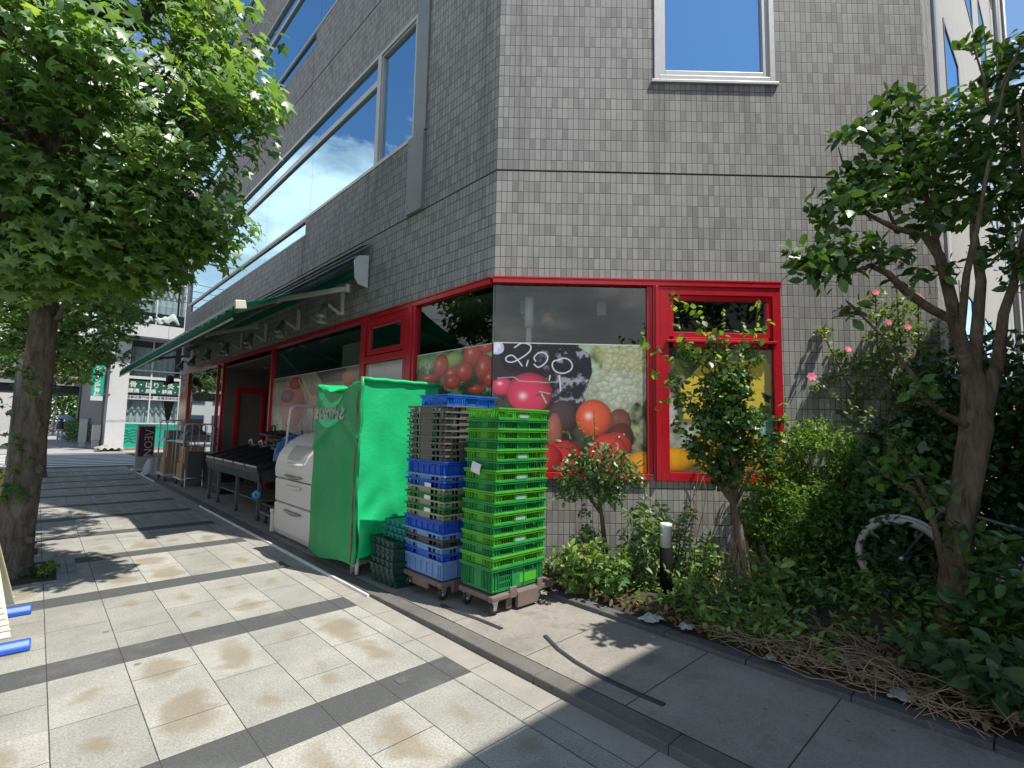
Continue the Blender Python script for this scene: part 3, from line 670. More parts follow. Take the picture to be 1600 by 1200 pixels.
for _k in range(70):
    _x,_y=_g.uniform(1300,1560),_g.uniform(80,240);cb(P,_x,_y,_g.uniform(14,30),_g.uniform(12,24),(.46,.47,.27),hl=(-.2,.4),hamt=.1,dark=.45,soft=.25)
P.lump(*c1(1500,650),60*KC,180*KC,(.03,.05,.02),(.35,.38,.22),11,6)
P.poly([c1(*q) for q in ((575,70),(1080,70),(1190,140),(1205,260),(1160,400),(1090,450),(980,420),(900,400),(700,260),(620,240))],(.012,.013,.02),wob=.02)
P.blend(((np.abs(P.U-c1(900,0)[0])<.58)&(P.Z>c1(0,440)[1]))*np.clip((P.n(14,8)-.57)/.14,0,1)*(P.C.sum(2)<.12)*np.clip((P.U-c1(820,0)[0])*2.2,.0,.75),(.42,.43,.54))
P.lump(*c1(575,95),45*KC,45*KC,(.5,.5,.65),(.85,.86,.95),14,9)
wh=(.80,.80,.88)
for ln in ([(690,95),(740,65),(795,80),(790,120),(740,160),(680,190),(640,185),(635,160),(670,145),(700,165),(730,200),(740,215)],[(780,180),(770,215)],
  [(830,185),(820,160),(850,130),(890,130),(910,160),(895,195),(850,225),(820,205)],[(990,175),(950,185),(940,215),(960,250),(1010,265),(1060,245),(1072,210),(1050,175),(1010,165),(975,180)],
  [(985,280),(992,330),(995,380)],[(925,280),(920,310)]):
    q_=[np.array(c1(*q)) for q in ln]
    if len(q_)>3:
        e_=[q_[0]]+q_+[q_[-1]];q_=[.5*(2*e_[i]+(e_[i+1]-e_[i-1])*t+(2*e_[i-1]-5*e_[i]+4*e_[i+1]-e_[i+2])*t*t+(3*e_[i]-e_[i-1]-3*e_[i+1]+e_[i+2])*t**3) for i in range(1,len(e_)-2) for t in (0,.25,.5,.75)]+[q_[-1]]
    P.stroke(q_,.0085,wh,.9)
cb(P,608,355,72,55,(.75,.06,.14),hl=(-.2,.4));cb(P,790,395,140,128,(.72,.05,.12),hl=(-.3,-.15),hs=.1)
P.stroke([c1(840,410),c1(880,395),c1(915,430)],.012,(.05,.08,.04));P.stroke([c1(870,400),c1(900,460)],.009,(.45,.50,.40));P.stroke([c1(855,385),c1(925,400)],.006,(.5,.52,.45))
P.stroke([c1(580,295),c1(690,290),c1(720,315),c1(900,325),c1(1060,318),c1(1190,312)],.007,(.42,.41,.38),.85)
cb(P,1010,560,90,110,(.09,.05,.05),hamt=.0);cb(P,955,660,48,125,(.40,.13,.09),hamt=.1);cb(P,1385,590,72,85,(.20,.06,.04),hamt=.05);cb(P,1395,690,80,90,(.12,.03,.02),hamt=0)
cb(P,1215,560,112,115,(.78,.12,.05),hl=(-.3,.1));cb(P,1365,755,95,95,(.55,.06,.05),hamt=.1);cb(P,1310,790,118,118,(.75,.07,.06),hl=(-.25,.15));cb(P,1020,830,120,115,(.72,.05,.06),hl=(-.55,.1));cb(P,900,830,100,90,(.6,.05,.05),hamt=.1)
cb(P,1530,890,105,100,(.85,.40,.03),hl=(-.2,.3),hamt=.1)
P.stroke([c1(1470,850),c1(1500,880)],.008,(.2,.10,.02));P.stroke([c1(1500,860),c1(1530,840)],.008,(.2,.10,.02));P.stroke([c1(1520,880),c1(1550,860)],.008,(.2,.10,.02))
P.build(wB,-.024,M_print)
b=MB();bxf(b,ch,.012,1.655,2.462,2.474,-.028,-.034);b.build('film_edge',M_white2,wB)
# film left of the corner
P=Print(lf,4.0,5.485,1.105,2.455,.0085,(.05,.07,.04),2)
P.mottle(5,1,(.22,.30,.14),.45,.6);P.mottle(9,2,(.45,.50,.33),.58,.68,.7)
def lb(P,x,y,rx,ry,col,cv=l1,**k):
    u,z=cv(x,y);ua,_=cv(x-rx,y);ub,_=cv(x+rx,y);_,za=cv(x,y-ry);_,zb=cv(x,y+ry);P.ball(u,z,abs(ua-ub)/2,abs(za-zb)/2,col,**k)
P.mir=-1
lb(P,280,175,62,52,(.40,.42,.12),hamt=.1)
for q in ((120,300,65,32),(270,270,60,52),(405,140,65,85),(500,90,60,40),(350,255,56,66),(195,215,50,76),(270,320,56,50),(482,235,56,96),(430,370,62,30),(520,300,50,60)):lb(P,*q,(.66,.075,.05),hl=(-.25,.2),hamt=.45)
P.poly([l1(330,330),l1(420,300),l1(410,360),l1(330,360)],(.06,.05,.03),wob=.04)
P.build(wA,-.024,M_print);b=MB();bxf(b,lf,4.0,5.49,2.455,2.466,-.028,-.034);b.build('film_edge',M_white2,wA)
# right film: yellow box, cabbages, pumpkins
c2=lambda x,y:cu_(1010+.2584*x,440+.2584*y)
P=Print(ch,1.895,3.01,1.125,2.45,.0085,(.28,.27,.16),3)
P.mottle(5,1,(.10,.13,.08),.4,.55);P.poly([c2(0,380),c2(400,380),c2(300,480),c2(60,470)],(.05,.06,.05),wob=.05);P.poly([c2(380,385),c2(770,385),c2(770,480),c2(330,480)],(.33,.31,.20))
P.lump(*c2(160,520),100*.00188,60*.00188,(.12,.16,.04),(.45,.48,.16),8,3)
P.poly([c2(350,480),c2(718,475),c2(722,805),c2(230,830),(c2(210,640))],(.80,.60,.09),wob=.01);P.poly([c2(718,475),c2(758,500),c2(760,800),c2(722,805)],(.55,.50,.20))
P.stroke([c2(240,650),c2(720,655)],.006,(.62,.45,.06));P.poly([c2(700,665),c2(755,690),c2(755,740),c2(720,720)],(.05,.06,.03))
P.lump(*c2(120,880),70*.00188,180*.00188,(.22,.27,.20),(.72,.75,.70),7,4);P.lump(*c2(250,960),120*.00188,90*.00188,(.15,.2,.12),(.6,.65,.55),7,7)
P.lump(*c2(690,900),90*.00188,90*.00188,(.08,.28,.30),(.40,.62,.62),8,8)
for x,y,rx,ry in ((385,975,95,60),(600,960,90,55),(170,1075,120,65),(420,1085,130,60),(640,1080,120,60)):
    u,z=c2(x,y);P.ball(u,z,rx*.00188,ry*.00188,(.85,.42,.03),hl=(-.2,.4),hamt=.15)
    for k in (-.5,-.1,.3):P.stroke([(u+k*rx*.00188,z+.6*ry*.00188),(u+k*1.2*rx*.00188,z-.6*ry*.00188)],.006,(.55,.25,.02),.6)
P.build(wC,-.024,M_print)
# faded film on the long street pane
l2=lambda x,y:lu_(400+.1625*x,540+.1625*y)
P=Print(lf,7.01,10.9,.75,2.46,.014,(.36,.33,.25),4,-1)
P.mottle(2,1,(.20,.19,.15),.45,.6,.7);P.mottle(6,2,(.50,.47,.38),.55,.65,.6)
P.poly([l2(560,260),l2(860,200),l2(820,330),l2(640,370)],(.06,.05,.05),wob=.06);P.poly([l2(150,340),l2(300,320),l2(280,350),l2(150,370)],(.12,.18,.08),wob=.05)
lb(P,330,560,115,235,(.55,.20,.19),cv=l2,hamt=.1,dark=.55);lb(P,290,485,62,62,(.42,.14,.18),cv=l2,hl=(0,.0),hamt=.3,hi=(.75,.5,.55));lb(P,370,360,60,60,(.5,.05,.06),cv=l2,hamt=0)
lb(P,540,580,60,110,(.62,.47,.30),cv=l2,hamt=.0,dark=.5);P.stroke([l2(430,310),l2(490,450),l2(540,560)],.05,(.60,.47,.31));P.stroke([l2(400,330),l2(470,500)],.035,(.52,.42,.29))
lb(P,890,300,80,80,(.60,.22,.04),cv=l2,hamt=.05);P.stroke([l2(900,220),l2(960,330)],.04,(.20,.30,.22));P.poly([l2(980,210),l2(1020,200),l2(1020,340),l2(985,320)],(.5,.22,.08))
for k in range(5):P.stroke([l2(190+k*12,650+k*8),l2(215+k*6,800)],.02,(.56,.54,.38),.7)
P.build(wE,-.024,printmat('print_faded',.22,.6));b=MB();bxf(b,lf,7.01,10.9,2.46,2.472,-.028,-.034);b.build('film_edge',M_white2,wE)
P=Print(lf,5.78,6.865,1.11,2.45,.02,(.52,.50,.49),5,-1);P.mottle(2,1,(.42,.36,.35),.45,.6,.6);P.stroke([(6.75,2.44),(6.6,1.3)],.03,(.62,.62,.62));P.stroke([(6.3,2.44),(6.28,1.3)],.008,(.35,.34,.34));P.build(wD,-.024,printmat('print_pale',.05,.5))
# poster on the far pillar
P=Print(lf,18.96,20.1,.55,2.7,.05,(.45,.36,.16),6,-1);P.mottle(2,1,(.35,.42,.12),.45,.55);P.mottle(3,3,(.55,.20,.12),.55,.62);P.mottle(4,4,(.65,.62,.5),.58,.65);P.build(BLD,.02,M_print).name='poster'
# ================================================================= awning
M_awn=None
def clothmat(name,c,rough=.65,tr=.18,sheen=0,weave=900):
    m,t=nt(name);g=G(t);p=g.obj();n=g.noise(3,5,.6,p)
    col=g.ramp(n,[(.3,tuple(x*.88 for x in c)),(.7,tuple(min(1,x*1.08) for x in c))])
    nr=g.bump(g.noise(9,5,.6,p,1.5),.25,.02)
    bs=g.pbsdf(col,rough,0,.4,nr)
    if tr:
        tl=g.n('ShaderNodeBsdfTranslucent');g.l(col,tl.inputs[0]);mx=g.n('ShaderNodeMixShader');mx.inputs[0].default_value=tr;g.l(bs,mx.inputs[1]);g.l(tl.outputs[0],mx.inputs[2]);bs=mx.outputs[0]
    g.out(bs);return m
M_awn=clothmat('awning_fabric',(.012,.27,.18),.7,.6)
Y0,Y1=6.83,18.7
aw=thing('awning','green fabric shop awning with folding white arms above the shop entrance','awning',(XF,(Y0+Y1)/2,3.7))
b=MB();XB,ZB=1.72,3.02
def canopy(u,v):
    y=Y0+.06+(Y1-Y0-.12)*u;x=XF-.25+(XB-XF+.25)*v;z=3.96+(ZB+.03-3.96)*v-.06*math.sin(math.pi*v)-.05*math.sin(math.pi*v)*math.exp(-u*9)
    return (x,y,z+.008*math.sin(y*9)*math.sin(math.pi*v))
b.grid(canopy,60,10);cn=b.build('canopy',M_awn,aw);sl=cn.modifiers.new('solid','SOLIDIFY');sl.thickness=.004
b=MB();b.grid(lambda u,v:(XB-.035-.012*math.sin(u*190),Y0+.04+(Y1-Y0-.08)*u,ZB-.01-.17*v),120,2);b.build('valance',M_awn,aw).modifiers.new('solid','SOLIDIFY').thickness=.004
b=MB();b.prism([(XB-.03,Y0,ZB+.04),(XB+.06,Y0,ZB+.055),(XB+.075,Y0,ZB-.02),(XB-.02,Y0,ZB-.04)],(0,Y1-Y0,0));b.build('front_bar',surf('awning_bar',(.36,.36,.35),.4,metal=.5),aw,bevel=.006)
b=MB();b.prism([(XB-.04,Y0-.02,ZB+.06),(XB+.08,Y0-.02,ZB+.075),(XB+.10,Y0-.02,ZB-.03),(XB-.03,Y0-.02,ZB-.055)],(0,.05,0));b.build('end_cap',M_white2,aw,bevel=.008)
b=MB();b.tube([(XB-.04,Y0+.05,ZB-.17),(XB-.04,Y1-.05,ZB-.17)],.014,8);b.build('valance_rail',M_alu,aw)
b=MB();prof=[(XF-.04,0,4.10),(XF-.20,0,4.06),(XF-.27,0,3.98),(XF-.25,0,3.72),(XF-.19,0,3.63),(XF-.04,0,3.60)]
b.prism([(x,Y0-.03,z) for x,_,z in prof],(0,.03,0));b.build('end_plate',M_white2,aw,bevel=.006);MB().prism([(x,Y1,z) for x,_,z in prof],(0,.03,0)).build('end_plate',M_white2,aw,bevel=.006)
b=MB();b.prism([(XF-.03,Y0,4.11),(XF-.24,Y0,4.05),(XF-.26,Y0,4.02),(XF-.24,Y0,4.02),(XF-.20,Y0,4.045),(XF-.03,Y0,4.08)],(0,Y1-Y0,0))
b.prism([(XF-.02,Y0+.0,4.30),(XF-.16,Y0,4.22),(XF-.17,Y0,4.21),(XF-.02,Y0,4.29)],(0,Y1-Y0,0));b.build('cassette',surf('cassette_grey',(.20,.21,.21),.5,metal=.2),aw)
b=MB();b.tube([(XF-.13,Y0+.02,3.86),(XF-.13,Y1-.02,3.86)],.06,12);b.build('roller',M_awn,aw)
for ya,sg in ((Y0+.3,1),(Y0+4.6,1),(Y1-4.4,-1),(Y1-.3,-1)):
    s0=np.array([XF-.2,ya,3.62]);el_=np.array([XF-1.0,ya+sg*.62,3.40]);tp=np.array([XB+.08,ya+sg*.05,ZB])
    b=MB();b.bar(s0,el_,.045,.07);b.bar(el_,tp,.04,.06);b.lathe([(0,-.05),(.04,-.05),(.04,.05),(0,.05)],el_,(0,0,1),12);b.lathe([(0,-.06),(.05,-.06),(.05,.06),(0,.06)],s0,(0,0,1),12);b.build('arm',M_alu,aw,bevel=.004)
# spot lamps on brackets under the awning
def lamp_at():
    r=thing('spot_lamp','','lamp',(0,0,0),'floodlights under the awning')
    b=MB();b.box(-.05,-.003,-.04,.04,-.15,.24);b.box(-.11,-.05,-.03,.03,-.15,-.10);b.bar((-.10,0,-.11),(-.27,0,-.02),.04,.04);b.build('bracket',M_white2,r,bevel=.01)
    b=MB();ax=np.array((-.35,-.25,-.9));c=np.array((-.30,0,-.03))
    b.lathe([(0,.0),(.04,.0),(.045,.11),(.065,.15),(.098,.24),(.11,.30),(.104,.30),(.09,.24),(.0,.22)],c,ax,18);b.build('lamp_head',surf('lamp_grey',(.33,.34,.34),.35,metal=.4),r)
    b=MB();b.lathe([(0,.26),(.1,.275),(.1,.284),(0,.288)],c,ax,18);b.build('lens',clear('lens',(.8,.85,.85),.15),r)
    return r
lp=lamp_at();lord=['nearest the street corner','second from the street corner','third from the street corner','fourth from the street corner','fifth from the street corner','sixth from the street corner','farthest from the street corner']
for i,y in enumerate((7.68,9.55,11.42,13.2,14.95,16.7,18.3)):
    o_=lp if i==0 else copy_tree(lp);o_.location=(XF,y,3.47);o_['label']='small floodlight on a white bracket under the awning, '+lord[i]
t=thing('security_camera','black security camera on a white bracket at the far end of the awning','camera',(XF,20.0,3.0))
b=MB();b.bar((XF,20,3.02),(XF-.35,19.95,3.02),.05);b.build('bracket',M_white2,t);b=MB();b.lathe([(0,.0),(.10,.02),(.12,.10),(.10,.2),(0,.24)],(XF-.35,19.95,2.86),(0,0,1),16);b.bar((XF-.28,19.9,2.9),(XF-.5,19.75,2.8),.12);b.build('housing',M_dark,t)
# ================================================================= crates
def plastic(name,c,tr=.22,rough=.38):
    if name in MATS:return MATS[name]
    m,t=nt(name);g=G(t);p=g.obj();n=g.noise(9,5,.65,p)
    col=g.ramp(n,[(.3,tuple(x*.85 for x in c)),(.7,tuple(min(1,x*1.08) for x in c))])
    sc=g.noise(40,4,.7,g.mapping(p,scale=(1,1,4)));col=g.mix(g.ramp(sc,[(.6,(0,0,0)),(.78,(.28,)*3)]),col,tuple(min(1,x*.5+.25) for x in c))
    r=g.ramp(n,[(.3,(rough-.08,)*3),(.7,(rough+.14,)*3)])
    bs=g.pbsdf(col,r,0,.5)
    if tr:
        tl=g.n('ShaderNodeBsdfTranslucent');g.l(col,tl.inputs[0]);mx=g.n('ShaderNodeMixShader');mx.inputs[0].default_value=tr;g.l(bs,mx.inputs[1]);g.l(tl.outputs[0],mx.inputs[2]);bs=mx.outputs[0]
    g.out(bs);MATS[name]=m;return m
def crate_mb(L,Wd,h,style='slat',rows=1):
    b=MB();x,y=L/2,Wd/2;i=.027                      # inset of the wall behind the rim
    # rim ring, base ring, floor
    flatc=h<.085 and style!='slat'
    for z0,z1,e,t in (((h-.017,h-.001,0,.016),(0,.010,i+.010,.012)) if flatc else ((h-.014,h,0,.016),(h-.030,h-.018,.005,.012),(0,.014,i+.002,.012))):
        b.box(-x+e,x-e,-y+e,-y+e+t,z0,z1);b.box(-x+e,x-e,y-e-t,y-e,z0,z1);b.box(-x+e,-x+e+t,-y+e+t,y-e-t,z0,z1);b.box(x-e-t,x-e,-y+e+t,y-e-t,z0,z1)
    b.box(-x+i+.014,x-i-.014,-y+i+.014,y-i-.014,.004,.009)
    # corner blocks
    for sx in (-1,1):
        for sy in (-1,1):
            cx,cy=sx*(x-i),sy*(y-i)
            def cbx(px0,px1,py0,py1,z0,z1):
                b.box(min(cx-sx*px0,cx-sx*px1),max(cx-sx*px0,cx-sx*px1),min(cy-sy*py0,cy-sy*py1),max(cy-sy*py0,cy-sy*py1),z0,z1)
            cbx(.0,.055,.0,.006,.014,h-.03);cbx(.0,.006,.006,.055,.014,h-.03)
            for q in ((-.008,.050) if flatc else (-.008,.022,.052)):cbx(q,q+.005,-.012,.0,.016,h-.018);cbx(-.012,.0,q,q+.005,.016,h-.018)
            if not flatc:cbx(-.012,.057,-.012,.0,.014,.019);cbx(-.012,.0,0,.057,.014,.019)
    zz0,zz1=.022,h-.034
    def side(fixed,half,axis,lab):
        s=half-i-.058
        def put(a0,a1,z0,z1,o0=0,o1=.005):
            lo,hi=(fixed-o1,fixed-o0) if fixed>0 else (fixed+o0,fixed+o1)
            if axis=='x':b.box(a0,a1,lo,hi,z0,z1)
            else:b.box(lo,hi,a0,a1,z0,z1)
        (flatc or (put(-s,s,.014,zz0),put(-s,s,zz1,h-.03)))
        if style=='slat':
            n=int(2*s/.0235);st=2*s/n
            for k in range(n+1):
                c=-s+st*k
                if abs(c)<lab:continue
                put(c-.0038,c+.0038,zz0,zz1)
            for r in range(1,rows):
                z=zz0+(zz1-zz0)*r/rows;put(-s,-lab,z-.005,z+.005);put(lab,s,z-.005,z+.005)
            put(-lab,lab,zz0,zz1)
            for c in (-lab-.006,lab+.006):put(c-.005,c+.005,zz0,h-.018,-.010,.0)
            if axis=='y':
                for c in (-s+.02,s-.02,-s+.055,s-.055):put(c-.004,c+.004,zz0,zz1+.006,-.009,0)
        else:
            if h<.085:
                for a0,a1,q in ((-s,-s*.80,.0),(-s*.62,-s*.54,0),(-s*.40,s*.40,-.014),(s*.54,s*.62,0),(s*.80,s,0)):put(a0,a1,.010,h-.014,q,q+.006)
            else:put(-s,s,zz0,zz1)
            n=max(3,int(2*s/.085))
            for k in range(0 if flatc else n+1):
                c=-s+2*s*k/n;put(c-.005,c+.005,.016,h-.018,-.010,.0)
            if not flatc:put(-s*.45,s*.45,zz1-.006,zz1+.004,-.016,.0)
    side(-(y-i),x,'x',.062);side(y-i,x,'x',.062);side(-(x-i),y,'y',.05);side(x-i,y,'y',.05)
    return b
ORD=['topmost','second from the top','third from the top','fourth from the top','fifth from the top','sixth from the top','seventh from the top','eighth from the top','ninth from the top','tenth from the top','eleventh from the top','twelfth from the top','thirteenth from the top','fourteenth from the top','fifteenth from the top','sixteenth from the top']
M_pA=plastic('lime_plastic',(.085,.40,.03),.06);M_pB=plastic('leaf_plastic',(.02,.27,.06),.06);M_pC=plastic('two_tone_plastic',(.025,.30,.085))
M_paper=surf('paper',(.66,.67,.68),.7,var=.08,sc=30,bump=.3,bsc=40)
M_clearlab=surf('label_sleeve',(.22,.42,.30),.25,var=.2,sc=25)
GX,GY,GZ=2.715+.31,3.045+.215,.225
pitch=.0862;hc=.102
low=crate_mb(.62,.43,.20,rows=3).mesh('crate',[M_pC]);std=crate_mb(.62,.43,hc).mesh('crate',[M_pA]);std2=std.copy();std2.materials.clear();std2.materials.append(M_pB)
def newobj(name,me,loc,rot=0,parent=None):
    o=D.objects.new(name,me);COL.objects.link(o);o.location=loc;o.rotation_euler=(0,0,rot)
    if parent is not None:o.parent=parent
    return o
z=GZ;zc=[]
o_=newobj('crate',low,(GX,GY,z));tag(o_,'deep two tone green slatted crate at the bottom of the tall green stack','crate','slatted crates in the tall green stack')
b=MB();b.box(.02,.24,-.1905,-.1885,.03,.105);bb=b.build('panel',M_pA,None,origin=(0,0,0));bb.parent=o_
z+=.185
sleeve=MB().box(-.056,.056,-.1985,-.1915,.022,.062).mesh('label_holder',[M_clearlab])
tagm=MB().grid(lambda u,v:(-.322-.012*math.sin(v*2.2)-.004*u,-.04+.11*u+.01*v,.055-.085*v+.025*u),4,5).mesh('paper_tag',[M_paper])
NG=15
for k in range(NG):
    i=NG-1-k;lime=(i%2==0)
    dx=.045*((k+1)/NG);jx=random.uniform(-.003,.003);jy=random.uniform(-.004,.004)
    o_=newobj('crate',std if lime else std2,(GX+dx*.8+jx,GY+jy,z+random.uniform(-.0005,.0005)),random.uniform(-.008,.008)+(math.pi if k%2 else 0))
    txt=('lime' if lime else 'darker green')+' slatted crate '+ORD[i]+' of the tall green stack'
    if i==5:txt='darker green slatted crate with a crumpled white paper tag in the tall green stack'
    tag(o_,txt,'crate','slatted crates in the tall green stack')
    if i in (0,4,6,8,10,12):
        c=newobj('label_holder',sleeve,(0,0,0),math.pi if k%2 else 0,o_)
    if i==5:
        c=newobj('paper_tag',tagm,(-.1,0,0),0,o_);c.location=(-.012 if not k%2 else .012,.0,.0);c.rotation_euler=(0,0,math.pi if k%2 else 0);c['label']='crumpled white paper tag'
    z+=pitch
# the mixed stack behind
SX,SY=2.62+.225,3.60+.315
cols={'grey':plastic('grey_crate',(.13,.12,.112),.02,.5),'blue':plastic('blue_crate',(.02,.10,.55),.15),'light blue':plastic('pale_blue_crate',(.17,.32,.62),.15),'olive':plastic('olive_crate',(.30,.34,.22),.1),'green':plastic('dark_green_crate',(.03,.17,.05),.1),'dark grey':plastic('charcoal_crate',(.07,.065,.06),.05)}
seq=[('light blue',.150,1),('blue',.062,0),('light blue',.060,0),('dark grey',.058,0),('light blue',.056,0),('blue',.110,1),('olive',.058,0),('green',.056,0),('olive',.057,0),('green',.056,0),('olive',.055,0),('blue',.064,0),('light blue',.05,0),('blue',.124,1)]+[('grey',.056,0)]*9
mc={};z=.215;n=len(seq);cnt={}
for k,(c,p,_) in enumerate(seq):
    key=(c,p)
    if key not in mc:mc[key]=crate_mb(.45,.63,p+.012,'solid').mesh('crate',[cols[c]])
    o_=newobj('crate',mc[key],(SX+random.uniform(-.006,.006),SY+random.uniform(-.006,.006),z),random.uniform(-.012,.012))
    below=seq[k-1][0] if k else None
    if c=='grey':t='grey stacking crate, '+ORD[n-1-k].replace('topmost','highest')+' of the grey ones in the mixed stack'
    elif k==0:t='deep light blue crate at the bottom of the mixed stack, on the brown dolly'
    elif c=='dark grey':t='single charcoal crate between light blue crates low in the mixed stack'
    elif c=='blue' and p>.1:t='deep royal blue crate directly under the grey crates' if k>10 else 'deep royal blue crate halfway down under the olive crates'
    elif c=='olive':t={6:'lowest olive crate, on the deep blue crate in the mixed stack',8:'middle olive crate between two dark green crates',10:'highest olive crate, under the thin blue crate in the mixed stack'}[k]
    elif c=='green':t={7:'lower dark green crate between olive crates in the mixed stack',9:'upper dark green crate between olive crates in the mixed stack'}[k]
    elif c=='blue':t={1:'thin royal blue crate just above the deep light blue bottom crate',11:'thin royal blue crate with paper tag above the olive crates'}[k]
    else:t={2:'light blue crate right below the charcoal crate',4:'light blue crate right above the charcoal crate',12:'light blue crate under the upper deep royal blue crate'}[k]
    tag(o_,t,'crate','crates in the mixed colour stack')
    if k in (7,9,11):
        c_=newobj('paper_tag',MB().quad((-.2275,-.12,.012),(-.2275,-.02,.014),(-.2275,-.02,.05),(-.2275,-.12,.048)).mesh('paper_tag',[M_paper]),(0,0,0),0,o_)
    z+=p
topm=crate_mb(.60,.44,.112,rows=1).mesh('crate',[plastic('bright_blue_crate',(.02,.16,.62),.25)])
o_=newobj('crate',topm,(2.63+.31,3.62+.22,z),.015);tag(o_,'bright blue slatted crate lying crosswise on top of the mixed stack','crate','crates in the mixed colour stack')
# folded dark green crates on the ground
M_fold=plastic('bottle_green',(.006,.045,.032),.03,.42);M_teal=plastic('teal_plastic',(.01,.22,.17),.12)
def fold_mb(L,Wd,h):
    b=MB();x,y=L/2,Wd/2
    b.box(-x+.012,x-.012,-y+.012,y-.012,.0,h*.55)
    b.box(-x,x,-y,-y+.02,h*.55,h);b.box(-x,x,y-.02,y,h*.55,h);b.box(-x,-x+.02,-y+.02,y-.02,h*.55,h);b.box(x-.02,x,-y+.02,y-.02,h*.55,h)
    b.box(-x+.03,x-.03,-y+.03,y-.03,h*.5,h*.8)
    for s in (-1,1):
        for c in (-.62,-.2,.2,.62):
            b.box(*sorted((s*x,s*(x+.006))),c*y-.05*y*2,c*y+.05*y*2,h*.2,h*.95)
            b.box(c*x-.03,c*x+.03,*sorted((s*y,s*(y+.006))),h*.2,h*.95)
    return b
z=.03;fd=fold_mb(.50,.46,.062).mesh('folded_crate',[M_fold]);ft=fold_mb(.56,.40,.058).mesh('folded_crate',[M_teal])
for k in range(7):
    o_=newobj('folded_crate',fd,(2.50+.26+(.0 if k else .02)+.006*math.sin(k*2.1),4.19+.24+.006*math.cos(k*3),z),random.uniform(-.05,.05));z+=.0605
    tag(o_,'bottle green folded crate, '+ORD[6-k].replace('topmost','highest')+' of the dark ones in the low stack','crate','folded crates in the low stack')
for k in range(3):
    o_=newobj('folded_crate',ft,(2.58+.30+.012*k,4.19+.22-.01*k,z),.03*k-.02);z+=.057
    tag(o_,'teal folded crate '+('right on the bottle green ones','in the middle of three teal ones','on the very top of the low stack')[k],'crate','folded crates in the low stack')
b=MB().box(-.255,-.2525,-.05,.02,.02,.05)
# dollies
M_dol=surf('dolly_brown',(.155,.115,.105),.55,var=.1,sc=8,dirt=.4,dirtcol=(.26,.22,.2));M_tyre=surf('caster_tyre',(.02,.02,.022),.6)
def dolly(x,y,z0,L,Wd,label,tall):
    r=thing('dolly',label,'dolly',(x,y,z0));hx,hy=L/2,Wd/2
    b=MB()
    b.box(x-hx,x+hx,y-hy,y-hy+.06,z0+.115,z0+.16);b.box(x-hx,x+hx,y+hy-.06,y+hy,z0+.115,z0+.16);b.box(x-hx,x-hx+.07,y-hy+.06,y+hy-.06,z0+.115,z0+.16);b.box(x+hx-.07,x+hx,y-hy+.06,y+hy-.06,z0+.115,z0+.16)
    b.box(x-.05,x+.05,y-hy+.06,y+hy-.06,z0+.12,z0+.155)
    b.build('deck',M_dol,r,bevel=.012)
    b=MB()
    if tall:
        b.box(x-.03,x+.22,y-hy-.008,y-hy+.03,z0+.02,z0+.15);b.box(x-.12,x-.04,y-hy-.008,y-hy+.008,z0+.112,z0+.205);b.box(x+.205,x+.27,y-hy-.008,y-hy+.008,z0+.112,z0+.215)
        b.box(x+hx,x+hx+.13,y-hy+.02,y-hy+.20,z0+.10,z0+.16);b.box(x-.12,x-.06,y-hy+.03,y-hy+.05,z0+.02,z0+.12)
    else:
        b.box(x-.1,x+.1,y-hy-.008,y-hy+.02,z0+.06,z0+.15);MB().box(x-hx-.008,x-hx+.02,y-.12,y+.12,z0+.07,z0+.15).build('bumper',M_dol,r,bevel=.008)
    b.build('bumper',M_dol,r,bevel=.008)
    for sx in (-1,1):
        for sy in (-1,1):
            cx,cy=x+sx*(hx-.06),y+sy*(hy-.05);fk=MB()
            fk.box(cx-.035,cx+.035,cy-.03,cy+.03,z0+.105,z0+.114)
            for s in (-1,1):fk.prism([(cx-.03,cy+s*.022-.002,z0+.105),(cx+.03,cy+s*.022-.002,z0+.105),(cx+.012,cy+s*.022-.002,z0+.04),(cx-.008,cy+s*.022-.002,z0+.04)],(0,.004,0))
            f=fk.build('caster',M_steel,r)
            wv=MB().lathe([(0,-.016),(.044,-.016),(.05,-.009),(.05,.009),(.044,.016),(0,.016)],(cx,cy,z0+.05),(0,1,0),20);wv.build('wheel',M_tyre,f)
            MB().lathe([(0,-.018),(.018,-.018),(.018,.018),(0,.018)],(cx,cy,z0+.05),(0,1,0),10).build('hub',M_steel,f)
    return r
dolly(GX,GY,.05,.62,.44,'brown plastic dolly on black casters carrying the tall green crate stack',True)
dolly(SX,SY,.045,.45,.62,'brown plastic dolly half hidden under the mixed colour crate stack',False)
# ================================================================= green covered roll cart
CX0,CX1,CY0,CY1,CZ=2.42,3.36,4.79,5.92,2.03
cart=thing('roll_cart','tall roll cart wrapped in a bright green cloth cover beside the cream bin','cart',((CX0+CX1)/2,(CY0+CY1)/2,.013))
M_cov=clothmat('cover_cloth',(.014,.54,.19),.5,.22);M_cov2=clothmat('cover_curtain',(.025,.36,.12),.42,.25)
def fold(u,v,s=0):
    return .012*math.sin(9*u+3*v+s)*math.exp(-2.2*u)+.009*math.sin(16*u-6*v*v+1.3+s)+.006*math.sin(5*v*math.pi+u*7+s)
def south(u,v):
    hem=.20+.03*math.sin(u*5+1)-.05*max(0,u-.6)+.09*math.exp(-((u-.30)/.12)**2)
    z=hem+(CZ-hem)*v;a=(1-v)
    y=CY0-.012-fold(u,v)*(.35+a)-.03*a*math.exp(-((u-.03)/.1)**2)*math.sin(13*v)-.02*math.exp(-((u-.2-.3*(1-v))/.07)**2)*a-.05*a*a
    y-=.014*math.sin(26*(v-.5*u))*math.exp(-((v-.22)/.16)**2)*(1-u)
    return (CX0-.02+(CX1-CX0+.015)*u,y,z)
